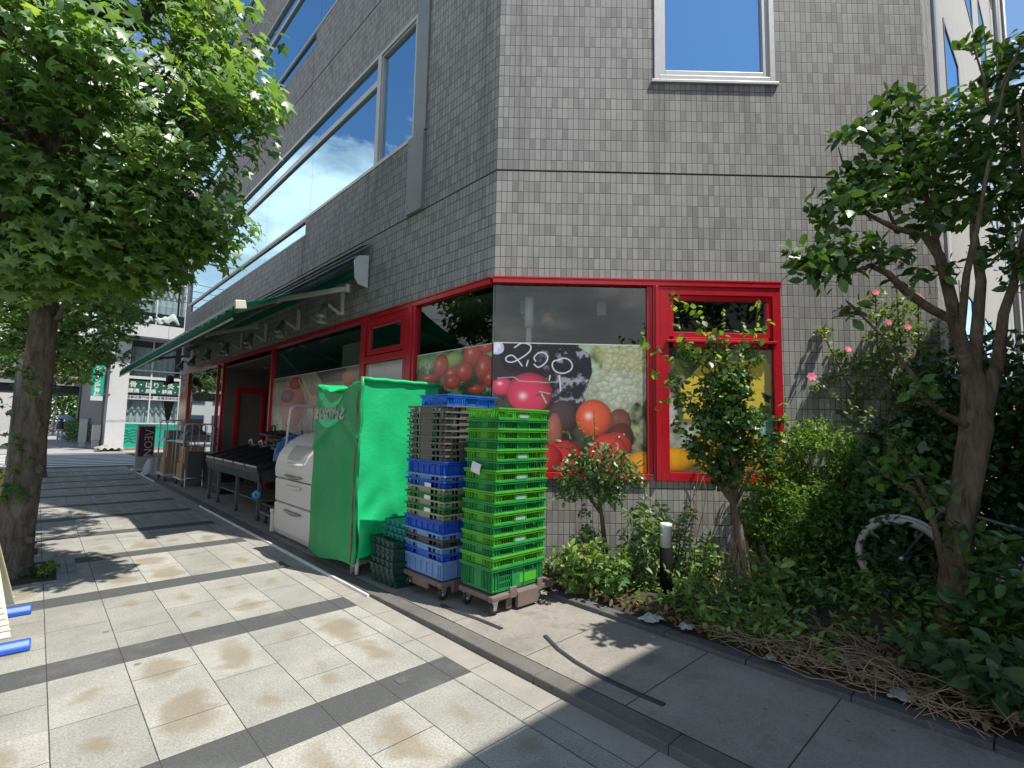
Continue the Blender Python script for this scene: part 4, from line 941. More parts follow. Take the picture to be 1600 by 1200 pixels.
def west(u,v):     # u from near corner (0) to far corner (1)
    top=CZ-.012-.09*math.sin(math.pi*u)**1.2;hem=.14-.04*u+.02*math.sin(7*u)
    z=hem+(top-hem)*v;sw=math.sin(math.pi*u)
    x=CX0-.018-fold(u,v,2)*(.6)-.035*sw*(1-v)+.05*sw*v**6-.016*math.sin(5*u+2.2*(1-v)*(1+u))*v
    x-=.020*math.exp(-((v-(.86-.22*abs(u-.45)*2))/.03)**2)
    return (x,CY0-.012+(CY1-CY0+.012)*u,z)
b=MB();b.grid(south,70,90);b.build('cover',M_cov,cart)
b=MB();b.grid(west,60,80);b.build('curtain',M_cov2,cart,label='duller green front curtain with the shop lettering')
b=MB();b.grid(lambda u,v:(CX0+(CX1-CX0)*u,CY1,.2+(CZ-.2)*v),4,4);b.grid(lambda u,v:(CX1,CY0+(CY1-CY0)*u,.2+(CZ-.2)*v),4,4)
b.grid(lambda u,v:(CX0+(CX1-CX0)*u,CY0+(CY1-CY0)*v,CZ-.01-.10*math.sin(math.pi*v)*math.exp(-u*1.6)-.02*math.sin(math.pi*u)*math.sin(math.pi*v)),20,20)
b.build('top_cover',M_cov,cart)
b=MB();b.tube([(CX0+.0+(CX1-CX0)*i/8,CY0-.022+.004*math.sin(i*2),CZ+.004*math.cos(i*3)) for i in range(9)],.022,10);b.build('top_hem',M_cov,cart)
b=MB();b.tube([(CX0-.012+.006*math.sin(i*1.7),CY0-.008+.004*math.cos(i*2.3),.17+(CZ+.02-.17)*i/16) for i in range(17)],[.019+.005*math.sin(i*2.1) for i in range(17)],8);b.build('corner_piping',M_cov2,cart)
b=MB();b.tube([(CX0-.03+.006*math.sin(i*2.7),CY0+.05+.008*math.cos(i*1.9),.16+(1.75)*i/12) for i in range(13)],[.005+.003*(i%3) for i in range(13)],6);b.build('zip_strip',surf('frayed_strip',(.20,.13,.09),.8),cart)
# flap of bright cloth lying over the top edge of the curtain
def flap(u,v):
    y=CY0+.10+(CY1-CY0-.10)*u;t=math.sin(math.pi*u)
    return (CX0+.35*(1-v)-.03+.02*math.sin(9*u)*v,y,CZ+.0-(.02+.085*t)*v**1.3-.06*(1-v)*t+.008*math.sin(u*21))
b=MB();b.grid(flap,30,8);b.build('top_flap',M_cov,cart)
# printed swoosh and lettering on the curtain
M_logo=surf('logo_green',(.03,.58,.24),.55,var=.05);M_let=surf('lettering_white',(.66,.68,.66),.55,var=.05)
def wpt(y,z,o=.0):
    u=min(1,max(0,(y-CY0+.012)/(CY1-CY0+.012)));v=min(.985,max(0,(z-.12)/(CZ-.10-.12)));p=west(u,v);return (p[0]-.006-o,y,z)
b=MB();N=40
def arc(t,w): # crescent
    a=math.pi*(1.02+.96*t);return a
vs=[];fs=[]
for i in range(N+1):
    t=i/N;a=math.pi*(.98+.92*t);wd=.012+.10*math.sin(math.pi*min(1,t*1.02))**.8
    if t<.5:wd+=.05*(1-t*2)
    cy,cz=5.56,1.965;ro=.335
    for k in range(5):
        rr=ro-wd*k/4;vs.append(wpt(cy-rr*math.cos(a)*1.0,cz+rr*math.sin(a)*.72))
for i in range(N):
    for k in range(4):fs.append((i*5+k,i*5+k+1,i*5+k+6,i*5+k+5))
vs2=[(x,y,min(z,1.93)) for x,y,z in vs];b.add(vs2,fs,0,True)
vs=[];fs=[]
for i in range(N+1):
    t=i/N;y=5.84-.62*t;zt=1.615-.0*t;dp=.115*math.sin(math.pi*t)**.8*(1.15-t*.6)
    for k in range(4):vs.append(wpt(y,zt-dp*k/3))
for i in range(N):
    for k in range(3):fs.append((i*4+k,i*4+k+1,i*4+k+5,i*4+k+4))
b.add(vs,fs,0,True);b.build('printed_swoosh',M_logo,cart)
tx=lettering('まいばすけっと',.155,M_let,cart,(0,0,0),(0,-1,0),(0,0,1),.0006,bold=.012)
xs=[v.co.y for v in tx.data.vertices];y_hi,y_lo=max(xs),min(xs);zs=[v.co.z for v in tx.data.vertices];z0_=min(zs);zh=max(zs)-z0_
off=wloc(cart)
for v in tx.data.vertices:
    t=(v.co.y-y_lo)/(y_hi-y_lo);y=5.13+.79*t;zz=1.595+.165*(v.co.z-z0_)/zh;p=wpt(y,zz,.010-.004*(0 if v.co.x<0 else 1));v.co=Vector(p)-Vector(off)
b=MB()
for x in (CX0+.05,CX1-.05):
    for y in (CY0+.06,CY1-.06):b.tube([(x,y,.14),(x,y,CZ-.03)],.016,8)
b.box(CX0+.03,CX1-.03,CY0+.04,CY1-.04,.135,.17);b.build('frame',M_steel,cart)
for i,(x,y) in enumerate(((CX0+.06,CY0+.1),(CX1-.06,CY0+.1),(CX0+.06,CY1-.1),(CX1-.06,CY1-.1))):
    f=MB().box(x-.04,x+.04,y-.035,y+.035,.115,.135);f.bar((x-.03,y,.12),(x-.02,y,.05),.008,.06);f=f.build('caster',M_steel,cart)
    MB().lathe([(0,-.02),(.048,-.02),(.056,-.01),(.056,.01),(.048,.02),(0,.02)],(x+.01,y,.07),(1,.25,0),18).build('wheel',surf('navy_tyre',(.02,.03,.06),.6),f)
b=MB().tube([(CX0+.05,CY0+.05,.04),(CX0+.05,CY0+.05,.25)],.02,10);b.build('leg_post',M_white2,cart)
# ================================================================= cream storage bin
M_cream=surf('cream_plastic',(.58,.555,.52),.42,var=.05,sc=3,spec=.5,dirt=.25,dirtcol=(.42,.38,.32))
bn=thing('storage_bin','cream plastic storage bin with curved lid and two door handles','storage bin',(2.85,6.72,.013))
BY0,BY1=6.04,7.42
def bin_prism(prof,y0=BY0,y1=BY1):return MB().prism([(x,y0,z) for x,z in prof],(0,y1-y0,0))
bin_prism([(2.53,.035),(2.50,.12),(2.49,.475),(3.22,.475),(3.22,.035)]).build('body',M_cream,bn,bevel=.03,seg=3)
bin_prism([(2.50,.487),(2.488,.80),(3.22,.80),(3.22,.487)]).build('door',M_cream,bn,bevel=.022,seg=3)
lid=[(2.485,.812),(2.475,.93),(2.485,1.03),(2.52,1.13),(2.58,1.225),(2.66,1.305),(2.76,1.37),(2.88,1.415),(3.02,1.435),(3.2,1.44),(3.21,.812)]
ld=bin_prism(lid).build('lid',M_cream,bn,bevel=.022,seg=3)
b=MB()
def lidpt(t,o):
    i=min(len(lid)-3,int(t));f=t-i;x=lid[i][0]*(1-f)+lid[i+1][0]*f;z=lid[i][1]*(1-f)+lid[i+1][1]*f
    dx,dz=lid[i+1][0]-lid[i][0],lid[i+1][1]-lid[i][1];L_=math.hypot(dx,dz);return x-dz/L_*o,z+dx/L_*o
b.grid(lambda u,v:(lambda q:(q[0],6.40+.62*u,q[1]))(lidpt(2.4+2.0*v,.006)),8,8);b.build('label_plate',surf('label_grey',(.33,.32,.31),.5),ld)
def handle(zc,xf,wd,name='handle',dp=.05):
    b=MB();n=14
    b.grid(lambda u,v:(xf-.004-dp*math.sin(math.pi*v)*.5-.008*math.sin(math.pi*u),6.71-wd/2+wd*u,zc-.035*math.sin(math.pi*u)+.05*v*math.sin(math.pi*u)**.5),n,6);return b
M_hand=surf('handle_grey',(.20,.195,.19),.35,metal=.4)
handle(.86,2.478,.62).build('handle',M_hand,ld);handle(.72,2.488,.55,dp=.03).build('handle',M_cream,bn);handle(.40,2.49,.62,dp=.04).build('handle',M_hand,bn)
b=MB();b.grid(lambda u,v:(lambda q:(q[0],6.43+.56*u,q[1]))(lidpt(1.55+.55*v,.03*math.sin(math.pi*v)*math.sin(math.pi*u)+.004)),10,6);b.build('lid_grip',M_cream,ld)
b=MB();b.box(2.50,3.2,BY0-.006,BY0,.476,.486);b.box(2.50,3.2,BY0-.006,BY0,.801,.811);b.box(2.60,2.612,BY0-.01,BY0,.2,.80);b.build('seam',M_dark,bn)
b=MB();b.box(2.47,2.50,7.42,7.50,.30,.36);b.box(2.47,2.53,7.42,7.47,.05,.30);b.build('side_latch',M_cream,bn,bevel=.008)
# ================================================================= shop forecourt goods
M_grey=surf('grey_tube',(.50,.51,.53),.4,metal=.2,var=.05)
M_dgrey=surf('dark_grey_steel',(.10,.115,.115),.5,metal=.3);M_blk=surf('black_plastic',(.012,.012,.013),.4,var=.2);M_card=surf('cardboard',(.33,.215,.115),.8,var=.1,sc=4,bump=.15,bsc=30)
def hoop_trolley(y,x0,x1,ztop,label):
    t=thing('hand_trolley',label,'hand trolley',((x0+x1)/2,y,.013),'hand trolleys by the bin')
    def rr(i):return 0
    r=.09;pts=[(x0-.12,y+.0,.20),(x0,y,ztop-r)]+[(x0+r-r*math.cos(a),y,ztop-r+r*math.sin(a)) for a in (.4,.8,1.2,1.57)]+[(x1-r+r*math.sin(a),y,ztop-r+r*math.cos(a)) for a in (0,.4,.8,1.2,1.57)]+[(x1,y,.20)]
    b=MB().tube(pts,.017,8);b.build('handle',M_grey,t)
    b=MB().box(x0-.12,x1+.02,y-.02,y+.75,.16,.20);b.build('deck',M_dgrey,t,bevel=.01)
    for cx in (x0-.05,x1-.06):
        for cy in (y+.08,y+.66):MB().lathe([(0,-.016),(.05,-.016),(.055,0),(.05,.016),(0,.016)],(cx,cy,.07),(1,0,0),14).build('wheel',M_tyre,t)
hoop_trolley(7.62,2.72,3.22,1.82,'hand trolley with pale grey hoop handle nearest the cream bin')
hoop_trolley(8.5,3.02,3.40,1.86,'hand trolley with pale grey hoop handle close to the shop window')
# display table with black produce trays
TY0,TY1=8.42,11.75
tb=thing('display_table','dark grey metal display table on thin legs with sloping top','display table',(2.98,(TY0+TY1)/2,.013))
b=MB();b.prism([(2.56,TY0,.80),(3.40,TY0,1.04),(3.40,TY0,1.00),(2.56,TY0,.76)],(0,TY1-TY0,0));b.build('top',M_blk,tb)
b=MB();b.prism([(2.57,TY0+.01,.79),(2.60,TY0+.01,.62),(2.63,TY0+.01,.62),(2.60,TY0+.01,.79)],(0,TY1-TY0-.02,0));b.prism([(2.6,TY0+.01,.62),(3.38,TY0+.01,.66),(3.38,TY0+.01,.99),(2.6,TY0+.01,.77)],(0,.02,0));b.build('apron',surf('apron_grey',(.03,.05,.05),.45,metal=.2),tb)
for x in (2.64,3.32):
    for y in (8.56,9.75,10.95,11.65):
        l=MB().bar((x,y,.10),(x,y,.72),.045);l=l.build('leg',M_dgrey,tb)
        MB().lathe([(0,-.015),(.04,-.015),(.045,0),(.04,.015),(0,.015)],(x,y,.058),(1,.3,0),12).build('caster',M_tyre,l)
b=MB();b.box(2.66,3.30,8.6,11.6,.30,.32);b.build('shelf',M_dgrey,tb)
b=MB();b.bar((2.64,8.56,.3),(2.6,8.56,.5),.02);b.lathe([(.02,-.02),(.065,-.02),(.065,.02),(.02,.02)],(2.585,8.50,.43),(.5,1,0),20)
tag(b.build('tape_reel',surf('sky_blue',(.07,.28,.45),.5)),'light blue reel hanging on the leg of the display table','reel')
def tray():
    r=thing('produce_tray','','tray',(0,0,0),'black trays on the display table')
    b=MB();sl=.24/.84
    def P(x,y,h):return (x,y,sl*x+h)
    def bx(x0,x1,y0,y1,h0,h1):b.add([P(x0,y0,h0),P(x1,y0,h0),P(x1,y1,h0),P(x0,y1,h0),P(x0,y0,h1),P(x1,y0,h1),P(x1,y1,h1),P(x0,y1,h1)],[(0,3,2,1),(4,5,6,7),(0,1,5,4),(1,2,6,5),(2,3,7,6),(3,0,4,7)])
    bx(0,.80,-.31,.31,.004,.02);bx(0,.02,-.31,.31,.02,.075);bx(.78,.80,-.31,.31,.02,.10);bx(.02,.78,-.31,-.29,.02,.085);bx(.02,.78,.29,.31,.02,.085)
    for k in range(6):bx(.05,.76,-.25+.1*k-.012,-.25+.1*k+.012,.02,.034)
    b.build('tray_body',M_blk,r)
    b=MB();bx(-.012,.0,-.27,.27,.055,.075);b.build('front_rail',M_grey,r)
    b=MB();b.tube([P(.74,-.10,.10),P(.72,-.09,.17),P(.74,.0,.20),P(.72,.09,.17),P(.74,.10,.10)],.014,6);b.build('handle',M_white2,r)
    return r
tr=tray()
for i in range(5):
    o_=tr if i==0 else copy_tree(tr);o_.location=(2.555,8.76+.655*i,.80);o_['label']='sloping black tray with white rail on the display table, '+('nearest the cream bin','second from the cream bin','the middle one','second from its far end','at its far end')[i]
# heap of black crates behind the bin, blue bag
gq=random.Random(5)
for i,(x,y,z) in enumerate(((3.05,7.95,.75),(3.1,8.6,1.06),(3.15,9.3,1.14))):
    b=MB();
    for k in range(5):
        a=gq.uniform(0,3);b.obox((x+gq.uniform(-.08,.08),y+gq.uniform(-.2,.2),z+.05+k*.045),(.22*math.cos(a),.22*math.sin(a),.02),(-.15*math.sin(a),.15*math.cos(a),gq.uniform(-.03,.03)),(0,0,.02))
    for k in range(7):
        q=np.array((x+gq.uniform(-.18,.18),y+gq.uniform(-.25,.25),z+.25));b.tube([q,q+(gq.uniform(-.03,.03),gq.uniform(-.05,.05),.10),q+(gq.uniform(-.06,.06),gq.uniform(-.1,.1),.13)],.008,5)
    tag(b.build('basket_pile',M_blk),'jumbled pile of folded black baskets '+('directly behind the cream bin','at the near end of the display table','on the back edge of the display table')[i],'baskets',group='piles of black baskets')
M_bluebag=clothmat('blue_bag',(.03,.15,.42),.3,.3)
b=MB();b.grid(lambda u,v:(2.80+.42*v+.05*math.sin(u*9),8.05+.55*u+.05*math.sin(v*7),.98+.30*math.sin(math.pi*u)**.6*math.sin(math.pi*v)**.6+.03*math.sin(u*23+v*17)+.16*v),26,22)
tag(b.build('plastic_bag',M_bluebag),'crumpled blue plastic bag on the display table behind the bin','bag')
# upright folded board trolley and black box
t=thing('folded_trolley','folded flat trolley standing upright with dark grey deck','hand trolley',(2.75,13.6,.013))
MB().box(2.60,2.90,13.6,13.64,.16,.86).build('deck',surf('slate_board',(.055,.06,.065),.6),t,bevel=.008)
b=MB()
for x in (2.575,2.925):b.tube([(x,13.56,.02),(x,13.6,.10),(x,13.62,.45)],.012,6)
b.tube([(2.575,13.58,.25),(2.925,13.58,.25)],.01,6);b.build('frame',M_steel,t)
b=MB().box(2.93,3.42,12.1,13.75,.02,.84);tag(b.build('black_chest',M_blk,bevel=.01),'low black chest standing between display table and folded trolley','chest')
# roll containers
def rollcage(x0,x1,y0,y1,zt,label):
    t=thing('roll_container',label,'roll container',((x0+x1)/2,(y0+y1)/2,.013),'grey roll containers')
    MB().box(x0,x1,y0,y1,.17,.21).build('deck',M_grey,t,bevel=.006)
    for y in (y0+.02,y1-.02):
        r=.07;pts=[(x0+.02,y,.2),(x0+.02,y,zt-r),(x0+.02+r*.3,y,zt-r*.3),(x0+.02+r,y,zt),(x1-.02-r,y,zt),(x1-.02-r*.3,y,zt-r*.3),(x1-.02,y,zt-r),(x1-.02,y,.2)]
        b=MB().tube(pts,.017,8)
        for k in range(1,4):
            x=x0+.02+(x1-x0-.04)*k/4;b.tube([(x,y,.2),(x,y,zt)],.007,6)
        b.build('end_frame',M_grey,t)
    b=MB();b.box(x0+.03,x1-.03,y0+.05,y1-.05,1.06,1.09);b.box(x0,x0+.02,y0,y1,1.04,1.11);b.build('shelf',M_grey,t)
    for x in (x0+.06,x1-.06):
        for y in (y0+.07,y1-.07):MB().lathe([(0,-.016),(.055,-.016),(.062,0),(.055,.016),(0,.016)],(x,y,.077),(1,.2,0),14).build('wheel',M_tyre,t)
rollcage(2.55,3.20,13.95,14.85,1.50,'grey tube roll container standing nearer the display table')
rollcage(2.42,3.10,15.4,16.4,1.58,'grey tube roll container standing nearer the upright sign')
def carton(x0,x1,y0,y1,z0,z1,label,mt=None,name='cardboard_box'):
    t=thing(name,label,'box',((x0+x1)/2,(y0+y1)/2,z0));MB().box(x0,x1,y0,y1,z0,z1).build('carton',mt or M_card,t,bevel=.006)
    ym=(y0+y1)/2;b=MB();b.box(x0+.002,x1-.002,ym-.03,ym+.03,z1,z1+.002);b.box(x0-.002,x0,ym-.03,ym+.03,z1-.08,z1);b.build('tape',surf('box_tape',(.42,.33,.2),.35),t)
carton(2.60,2.98,14.05,14.75,.21,.55,'brown cardboard box lowest in the nearer roll container')
carton(2.62,3.02,14.05,14.70,.555,.95,'brown cardboard box stacked on another in the nearer roll container')
carton(2.48,2.95,15.5,16.2,.21,.62,'brown cardboard box lowest in the farther roll container')
carton(2.50,2.95,15.5,16.1,.625,1.02,'brown cardboard box stacked on another in the farther roll container')
M_gbox=surf('grey_box',(.19,.185,.18),.7);carton(2.60,3.12,14.05,14.7,1.09,1.24,'flat grey box on the shelf of the nearer roll container',M_gbox,'grey_box');carton(2.50,3.02,15.5,16.2,1.09,1.32,'grey box on the shelf of the farther roll container',M_gbox,'grey_box')
b=MB().grid(lambda u,v:(2.62+.46*u,14.1+.5*v+.0,1.24+.15*math.sin(math.pi*u)**.5*math.sin(math.pi*v)**.5+.02*math.sin(u*25)*math.sin(v*19)),24,18);tag(b.build('bundle',surf('striped_cover',(.12,.14,.16),.5,var=.5,sc=30)),'dark bundle in plastic wrap on the flat grey box','bundle')
carton(2.75,3.15,15.0,15.35,1.30,1.62,'small grey box high up against the far shop window',M_gbox,'grey_box')
b=MB().grid(lambda u,v:(2.58+.30*math.cos(u*6.283)*(1-.55*v)*(1+.1*math.sin(u*31+v*9)),17.9+.30*math.sin(u*6.283)*(1-.55*v)*(1+.1*math.sin(u*23)),.013+.46*v+.02*math.sin(u*40)),40,10)
tag(b.build('rubbish_bag',clothmat('white_bag',(.50,.51,.53),.35,.2)),'white plastic sack slumped on the ground beside the upright sign','bag')
# upright shop sign
sg=thing('shop_sign','dark purple upright sign with pale letters turned on their side','sign',(2.50,19.1,.013))
MB().box(2.27,2.73,19.08,19.20,.08,1.42).build('cabinet',surf('sign_case',(.36,.38,.40),.4,metal=.3),sg,bevel=.01)
MB().box(2.32,2.70,19.072,19.079,.46,1.37).build('panel',surf('sign_plum',(.055,.008,.028),.35),sg)
b=MB().box(2.20,2.80,19.0,19.28,.03,.09);b.box(2.2,2.26,18.98,19.05,.013,.05);b.build('foot',M_white2,sg,bevel=.015)
lettering('ΛEON',.30,M_let,sg,(2.405,19.070,1.30),(0,0,-1),(1,0,0),.001,bold=-.004)
# ================================================================= left edge: barrier boards
M_bar=surf('cream_board',(.66,.62,.44),.45,var=.05);M_blue=surf('blue_plastic',(.02,.10,.50),.4,var=.1);M_ybar=surf('yellow_board',(.48,.36,.10),.5,var=.1)
def barrier(x1,yn,yf,za,mt,mf,label,w_=.75):
    t=thing('barrier_board',label,'barrier',(x1-w_/2,(yn+yf)/2,0),'folding barrier boards by the street tree')
    ym=(yn+yf)/2
    for y in (yn,yf):
        SL=.17
        a=np.array((0,y,.09));c=np.array((0,ym+(y-ym)*.10,za));b=MB();d=c-a
        n_=np.array((0,d[2],-d[1]));n_/=np.linalg.norm(n_)*(1 if y<ym else -1)
        q0=np.array((x1-w_,0,0));q1=np.array((x1,0,0));b.add([a+q0-n_*.013,a+q1-n_*.013,c+q1-n_*.013-(SL,0,0),c+q0-n_*.013+(SL,0,0),a+q0+n_*.013,a+q1+n_*.013,c+q1+n_*.013-(SL,0,0),c+q0+n_*.013+(SL,0,0)],[(0,3,2,1),(4,5,6,7),(0,1,5,4),(1,2,6,5),(2,3,7,6),(3,0,4,7)])
        for k in range(6):
            q=a+d*(.06+.045*k)+np.array((x1-w_/2,0,0))-abs(n_)*0;b.obox(q+n_*(-.016),(w_/2-.006-.012*k,0,0),d/np.linalg.norm(d)*.008,n_*.006)
        b.build('panel',mt,t,bevel=.006)
        b=MB();s=1 if y>ym else -1
        b.prism([(x1-w_-.03,y-.07,.0),(x1-w_-.03,y-.07,.035),(x1-w_-.03,y-.035,.07),(x1-w_-.03,y+.02,.06),(x1-w_-.03,y+.06,.02),(x1-w_-.03,y+.06,0)],(w_+.13,0,0))
        b.build('foot',mf,t,bevel=.012)
barrier(-.015,4.80,5.66,.86,M_bar,M_blue,'cream folding barrier board with bright blue feet at the left edge')
barrier(.02,8.05,8.75,.95,M_ybar,surf('navy_plastic',(.012,.02,.06),.45),'yellowish folding barrier board with navy feet behind the near tree trunk')
# ================================================================= planter furniture
t=thing('bollard_light','short black bollard light with white top among the weeds','bollard',(4.03,2.27,.11))
MB().lathe([(0,0),(.052,0),(.052,.45),(0,.45)],(4.03,2.27,.10),(0,0,1),24).build('post',surf('bollard_black',(.005,.005,.006),.8,spec=.12),t)
MB().lathe([(0,.452),(.05,.452),(.05,.625),(.054,.63),(.054,.648),(.045,.655),(0,.657)],(4.03,2.27,.10),(0,0,1),24).build('lamp_cap',surf('bollard_white',(.60,.61,.62),.4),t)
M_rub=surf('rubber_strip',(.03,.03,.032),.7,var=.2,bump=.2)
def strip(pts,label):
    P=[gz(x,y,.05) for x,y in pts];b=MB()
    for i in range(len(P)-1):
        d=P[i+1]-P[i];d/=np.linalg.norm(d)
    n_=len(P);vs=[];
    for i in range(n_):
        d=P[min(i+1,n_-1)]-P[max(i-1,0)];d/=np.linalg.norm(d);s=np.array((-d[1],d[0],0))*.021
        for o_,z in ((s,.0),(s*.5,.012),(-s*.5,.012),(-s,0)):vs.append(P[i]+o_+(0,0,z-.002))
    b.add(vs,[(i*4+k,i*4+k+1,i*4+k+5,i*4+k+4) for i in range(n_-1) for k in range(3)]+[(0,1,2,3),tuple(range(4*n_-4,4*n_))[::-1]]);tag(b.build('rubber_strip',M_rub),label,'rubber strip',group='loose rubber strips')
strip([(690,945),(715,957),(745,967),(784,983)],'short black rubber strip lying in front of the crate dollies')
strip([(852,994),(872,1015),(898,1034),(930,1053),(965,1070),(1000,1086),(1038,1102)],'long curved black rubber strip lying on the open forecourt')
# bicycle parked among the shrubs
bx=5.50;bz=.17
bk=thing('bicycle','white bicycle half buried in dark leaves behind the tree','bicycle',(bx,.3,bz))
M_bw=surf('bicycle_white',(.55,.56,.58),.35);M_tg=surf('dusty_tyre',(.46,.45,.43),.8)
for cy in (.86,-.20):
    c=np.array((bx,cy,bz+.33));ring=[c+np.array((0,.315*math.cos(a),.315*math.sin(a))) for a in np.linspace(0,2*math.pi,41)]
    wv=MB().tube(ring,.027,10,cap=False).build('wheel',M_tg,bk);rim=[c+np.array((0,.288*math.cos(a),.288*math.sin(a))) for a in np.linspace(0,2*math.pi,41)]
    MB().tube(rim,.010,6,cap=False).build('rim',M_dgrey,wv);b=MB()
    for k in range(18):a=k*math.pi/9;b.bar(c,c+np.array((0,.285*math.cos(a),.285*math.sin(a))),.0022)
    b.build('spokes',M_dgrey,wv);MB().lathe([(0,-.05),(.02,-.05),(.02,.05),(0,.05)],c,(1,0,0),10).build('hub',M_steel,wv)
    MB().tube([c+np.array((0,.352*math.cos(a),.352*math.sin(a))) for a in np.linspace(.2 if cy<0 else .9,2.4,14)],[.016]*14,6).build('mudguard',M_bw if cy<0 else M_tg,bk)
b=MB();A=(bx,.56,bz+.80);Bq=(bx,.17,bz+.28);Cq=(bx,.02,bz+.74);Wf=(bx,.86,bz+.33);Wr=(bx,-.20,bz+.33)
for p,q,r_ in ((A,Bq,.017),(A,(bx,.05,bz+.66),.014),(Cq,Bq,.016),(Bq,Wr,.010),(Cq,Wr,.009),(A,Wf,.013),(A,(bx,.53,bz+.98),.014)):b.tube([p,q],r_,8)
b.build('frame',M_dgrey,bk);b=MB().tube([(bx-.28,.42,bz+1.02),(bx-.1,.55,bz+1.0),(bx+.1,.55,bz+1.0),(bx+.28,.42,bz+1.02)],.012,8);b.build('handlebar',M_steel,bk)
b=MB();b.prism([(bx-.02,.10,bz+.80),(bx-.07,-.12,bz+.81),(bx+.07,-.12,bz+.81),(bx+.02,.10,bz+.80)],(0,0,.05));b.build('saddle',M_dark,bk,bevel=.015);b=MB().box(bx+.03,bx+.045,-.22,.28,bz+.24,bz+.38);b.build('chain_guard',M_bw,bk,bevel=.01)
# litter
M_lit=surf('crumpled_paper',(.36,.38,.36),.7,bump=.6,bsc=14,var=.3)
for i,(px_,py_,s,lab) in enumerate(((1018,962,.085,'crumpled white paper nearest the bollard light'),(1072,975,.06,'pale scrap of wrapping between two papers at the planter edge'),(1112,978,.07,'greenish white crumpled wrapper at the planter edge'),(1205,1022,.035,'tiny white scrap on the dry stalks'),(1328,1030,.06,'grey plastic wrapper lying in the dry stalks'),(1340,1050,.03,'small white bottle cap like scrap among dry stalks'),(1410,1080,.07,'crushed clear plastic cup in the dry stalks'))):
    p=gz(px_,py_,.13);b=MB().grid(lambda u,v:(p[0]+s*(u-.5)*2+.012*math.sin(v*11),p[1]+s*(v-.5)*1.5+.01*math.sin(u*13),p[2]-.02+s*.4*math.sin(math.pi*u)*math.sin(math.pi*v)+.12*s*math.sin(u*11+i)*math.sin(v*9)+.05*s*math.sin(u*31+i)),14,12)
    tag(b.build('litter',M_lit),lab,'litter')
# ================================================================= vegetation
L_maple=leafmat('maple_leaf',(.065,.155,.045),(.22,.38,.12),(.32,.42,.10),.40,.46,.95)
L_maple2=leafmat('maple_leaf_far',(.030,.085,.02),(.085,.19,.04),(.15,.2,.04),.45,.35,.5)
L_dark=leafmat('evergreen_leaf',(.028,.075,.022),(.085,.18,.042),(.17,.27,.04),.36,.22,.5)
L_gloss=leafmat('camellia_leaf',(.018,.055,.02),(.055,.125,.04),None,.33,.15,.55)
L_small=leafmat('privet_leaf',(.055,.12,.045),(.16,.26,.09),(.15,.23,.05),.38,.25,.55)
L_pale=leafmat('pale_leaf',(.09,.16,.06),(.22,.31,.13),(.22,.28,.10),.5,.3,.4)
L_nand=leafmat('nandina_leaf',(.05,.13,.03),(.16,.29,.06),(.32,.42,.08),.45,.45,.4)
L_weed=leafmat('weed_leaf',(.06,.145,.03),(.20,.32,.075),(.34,.38,.12),.5,.35,.4)
L_mug=leafmat('mugwort_leaf',(.045,.095,.05),(.09,.16,.08),(.13,.19,.08),.55,.3,.3)
L_dry=leafmat('dead_leaf',(.10,.065,.03),(.24,.17,.09),(.32,.26,.15),.8,.15,.2)
B_street=barkmat('street_bark',(.05,.042,.034),(.20,.172,.14),22);B_tan=barkmat('smooth_bark',(.05,.038,.028),(.22,.175,.13),13);B_thin=barkmat('twig_bark',(.06,.045,.03),(.15,.115,.08),20)
gv=random.Random(21)
def dep(p):return float((np.array(p)-O)@AX)
def trunked_tree(name,label,base,hts,clumps,leaf,kind,size,nleaf,bark,seed,group=None,limbr=.05,flat=.65,up=.9,r=.36,outw=.55):
    t=thing(name,label,'tree',base,group);g=np.random.default_rng(seed);base=np.array(base,float)
    zs=[h for h,_ in hts];rs=[q for _,q in hts];ax=[base+np.array((.03*math.sin(z*1.3+seed),.03*math.cos(z*1.7+seed),z)) for z in zs]
    b=MB().tube(ax,rs,18,cap=False)
    def onax(z):
        for i in range(len(zs)-1):
            if zs[i]<=z<=zs[i+1]:
                f=(z-zs[i])/(zs[i+1]-zs[i]);return ax[i]*(1-f)+ax[i+1]*f,rs[i]*(1-f)+rs[i+1]*f
        return ax[-1],rs[-1]
    tr=b.build('trunk',bark,t)
    lb=MB();P=[];OUT=[];HD=[]
    for c in clumps:
        c=np.array(c);d=np.hypot(*(c-base)[:2]);z0=max(zs[1]*1.0,min(zs[-1]-.2,c[2]-base[2]-.45*d-.15));z0=max(z0,(2.5+g.uniform(0,1.3)) if base[2]<1 and zs[-1]>5 else zs[1]);a,ra=onax(min(z0,zs[-1]))
        pts=curve(a,c,.06,5,.05,gv);lb.tube(pts,[min(ra*.5,limbr)*(1-i/6.2) for i in range(6)],6,cap=False)
        rr=r*g.uniform(.75,1.25);n=int(nleaf*g.uniform(.7,1.3))
        for k in range(4):
            e=c+clump((0,0,0),1,rr,g,flat)[0];lb.tube([pts[3]*.4+c*.6,(pts[3]*.3+e*.7),e],[limbr*.22,limbr*.15,limbr*.08],4,cap=False)
        p=clump(c,n,rr,g,flat);P.append(p);o_=(p-(base+np.array((0,0,c[2]-base[2]-.5))));o_/=np.linalg.norm(o_,axis=1,keepdims=True);OUT.append(o_)
    lb.build('limbs',bark,t);P=np.concatenate(P);OUT=np.concatenate(OUT)
    foliage('crown',P,size,kind,leaf,t,seed,up,OUT,outw,head=OUT*.8);return t
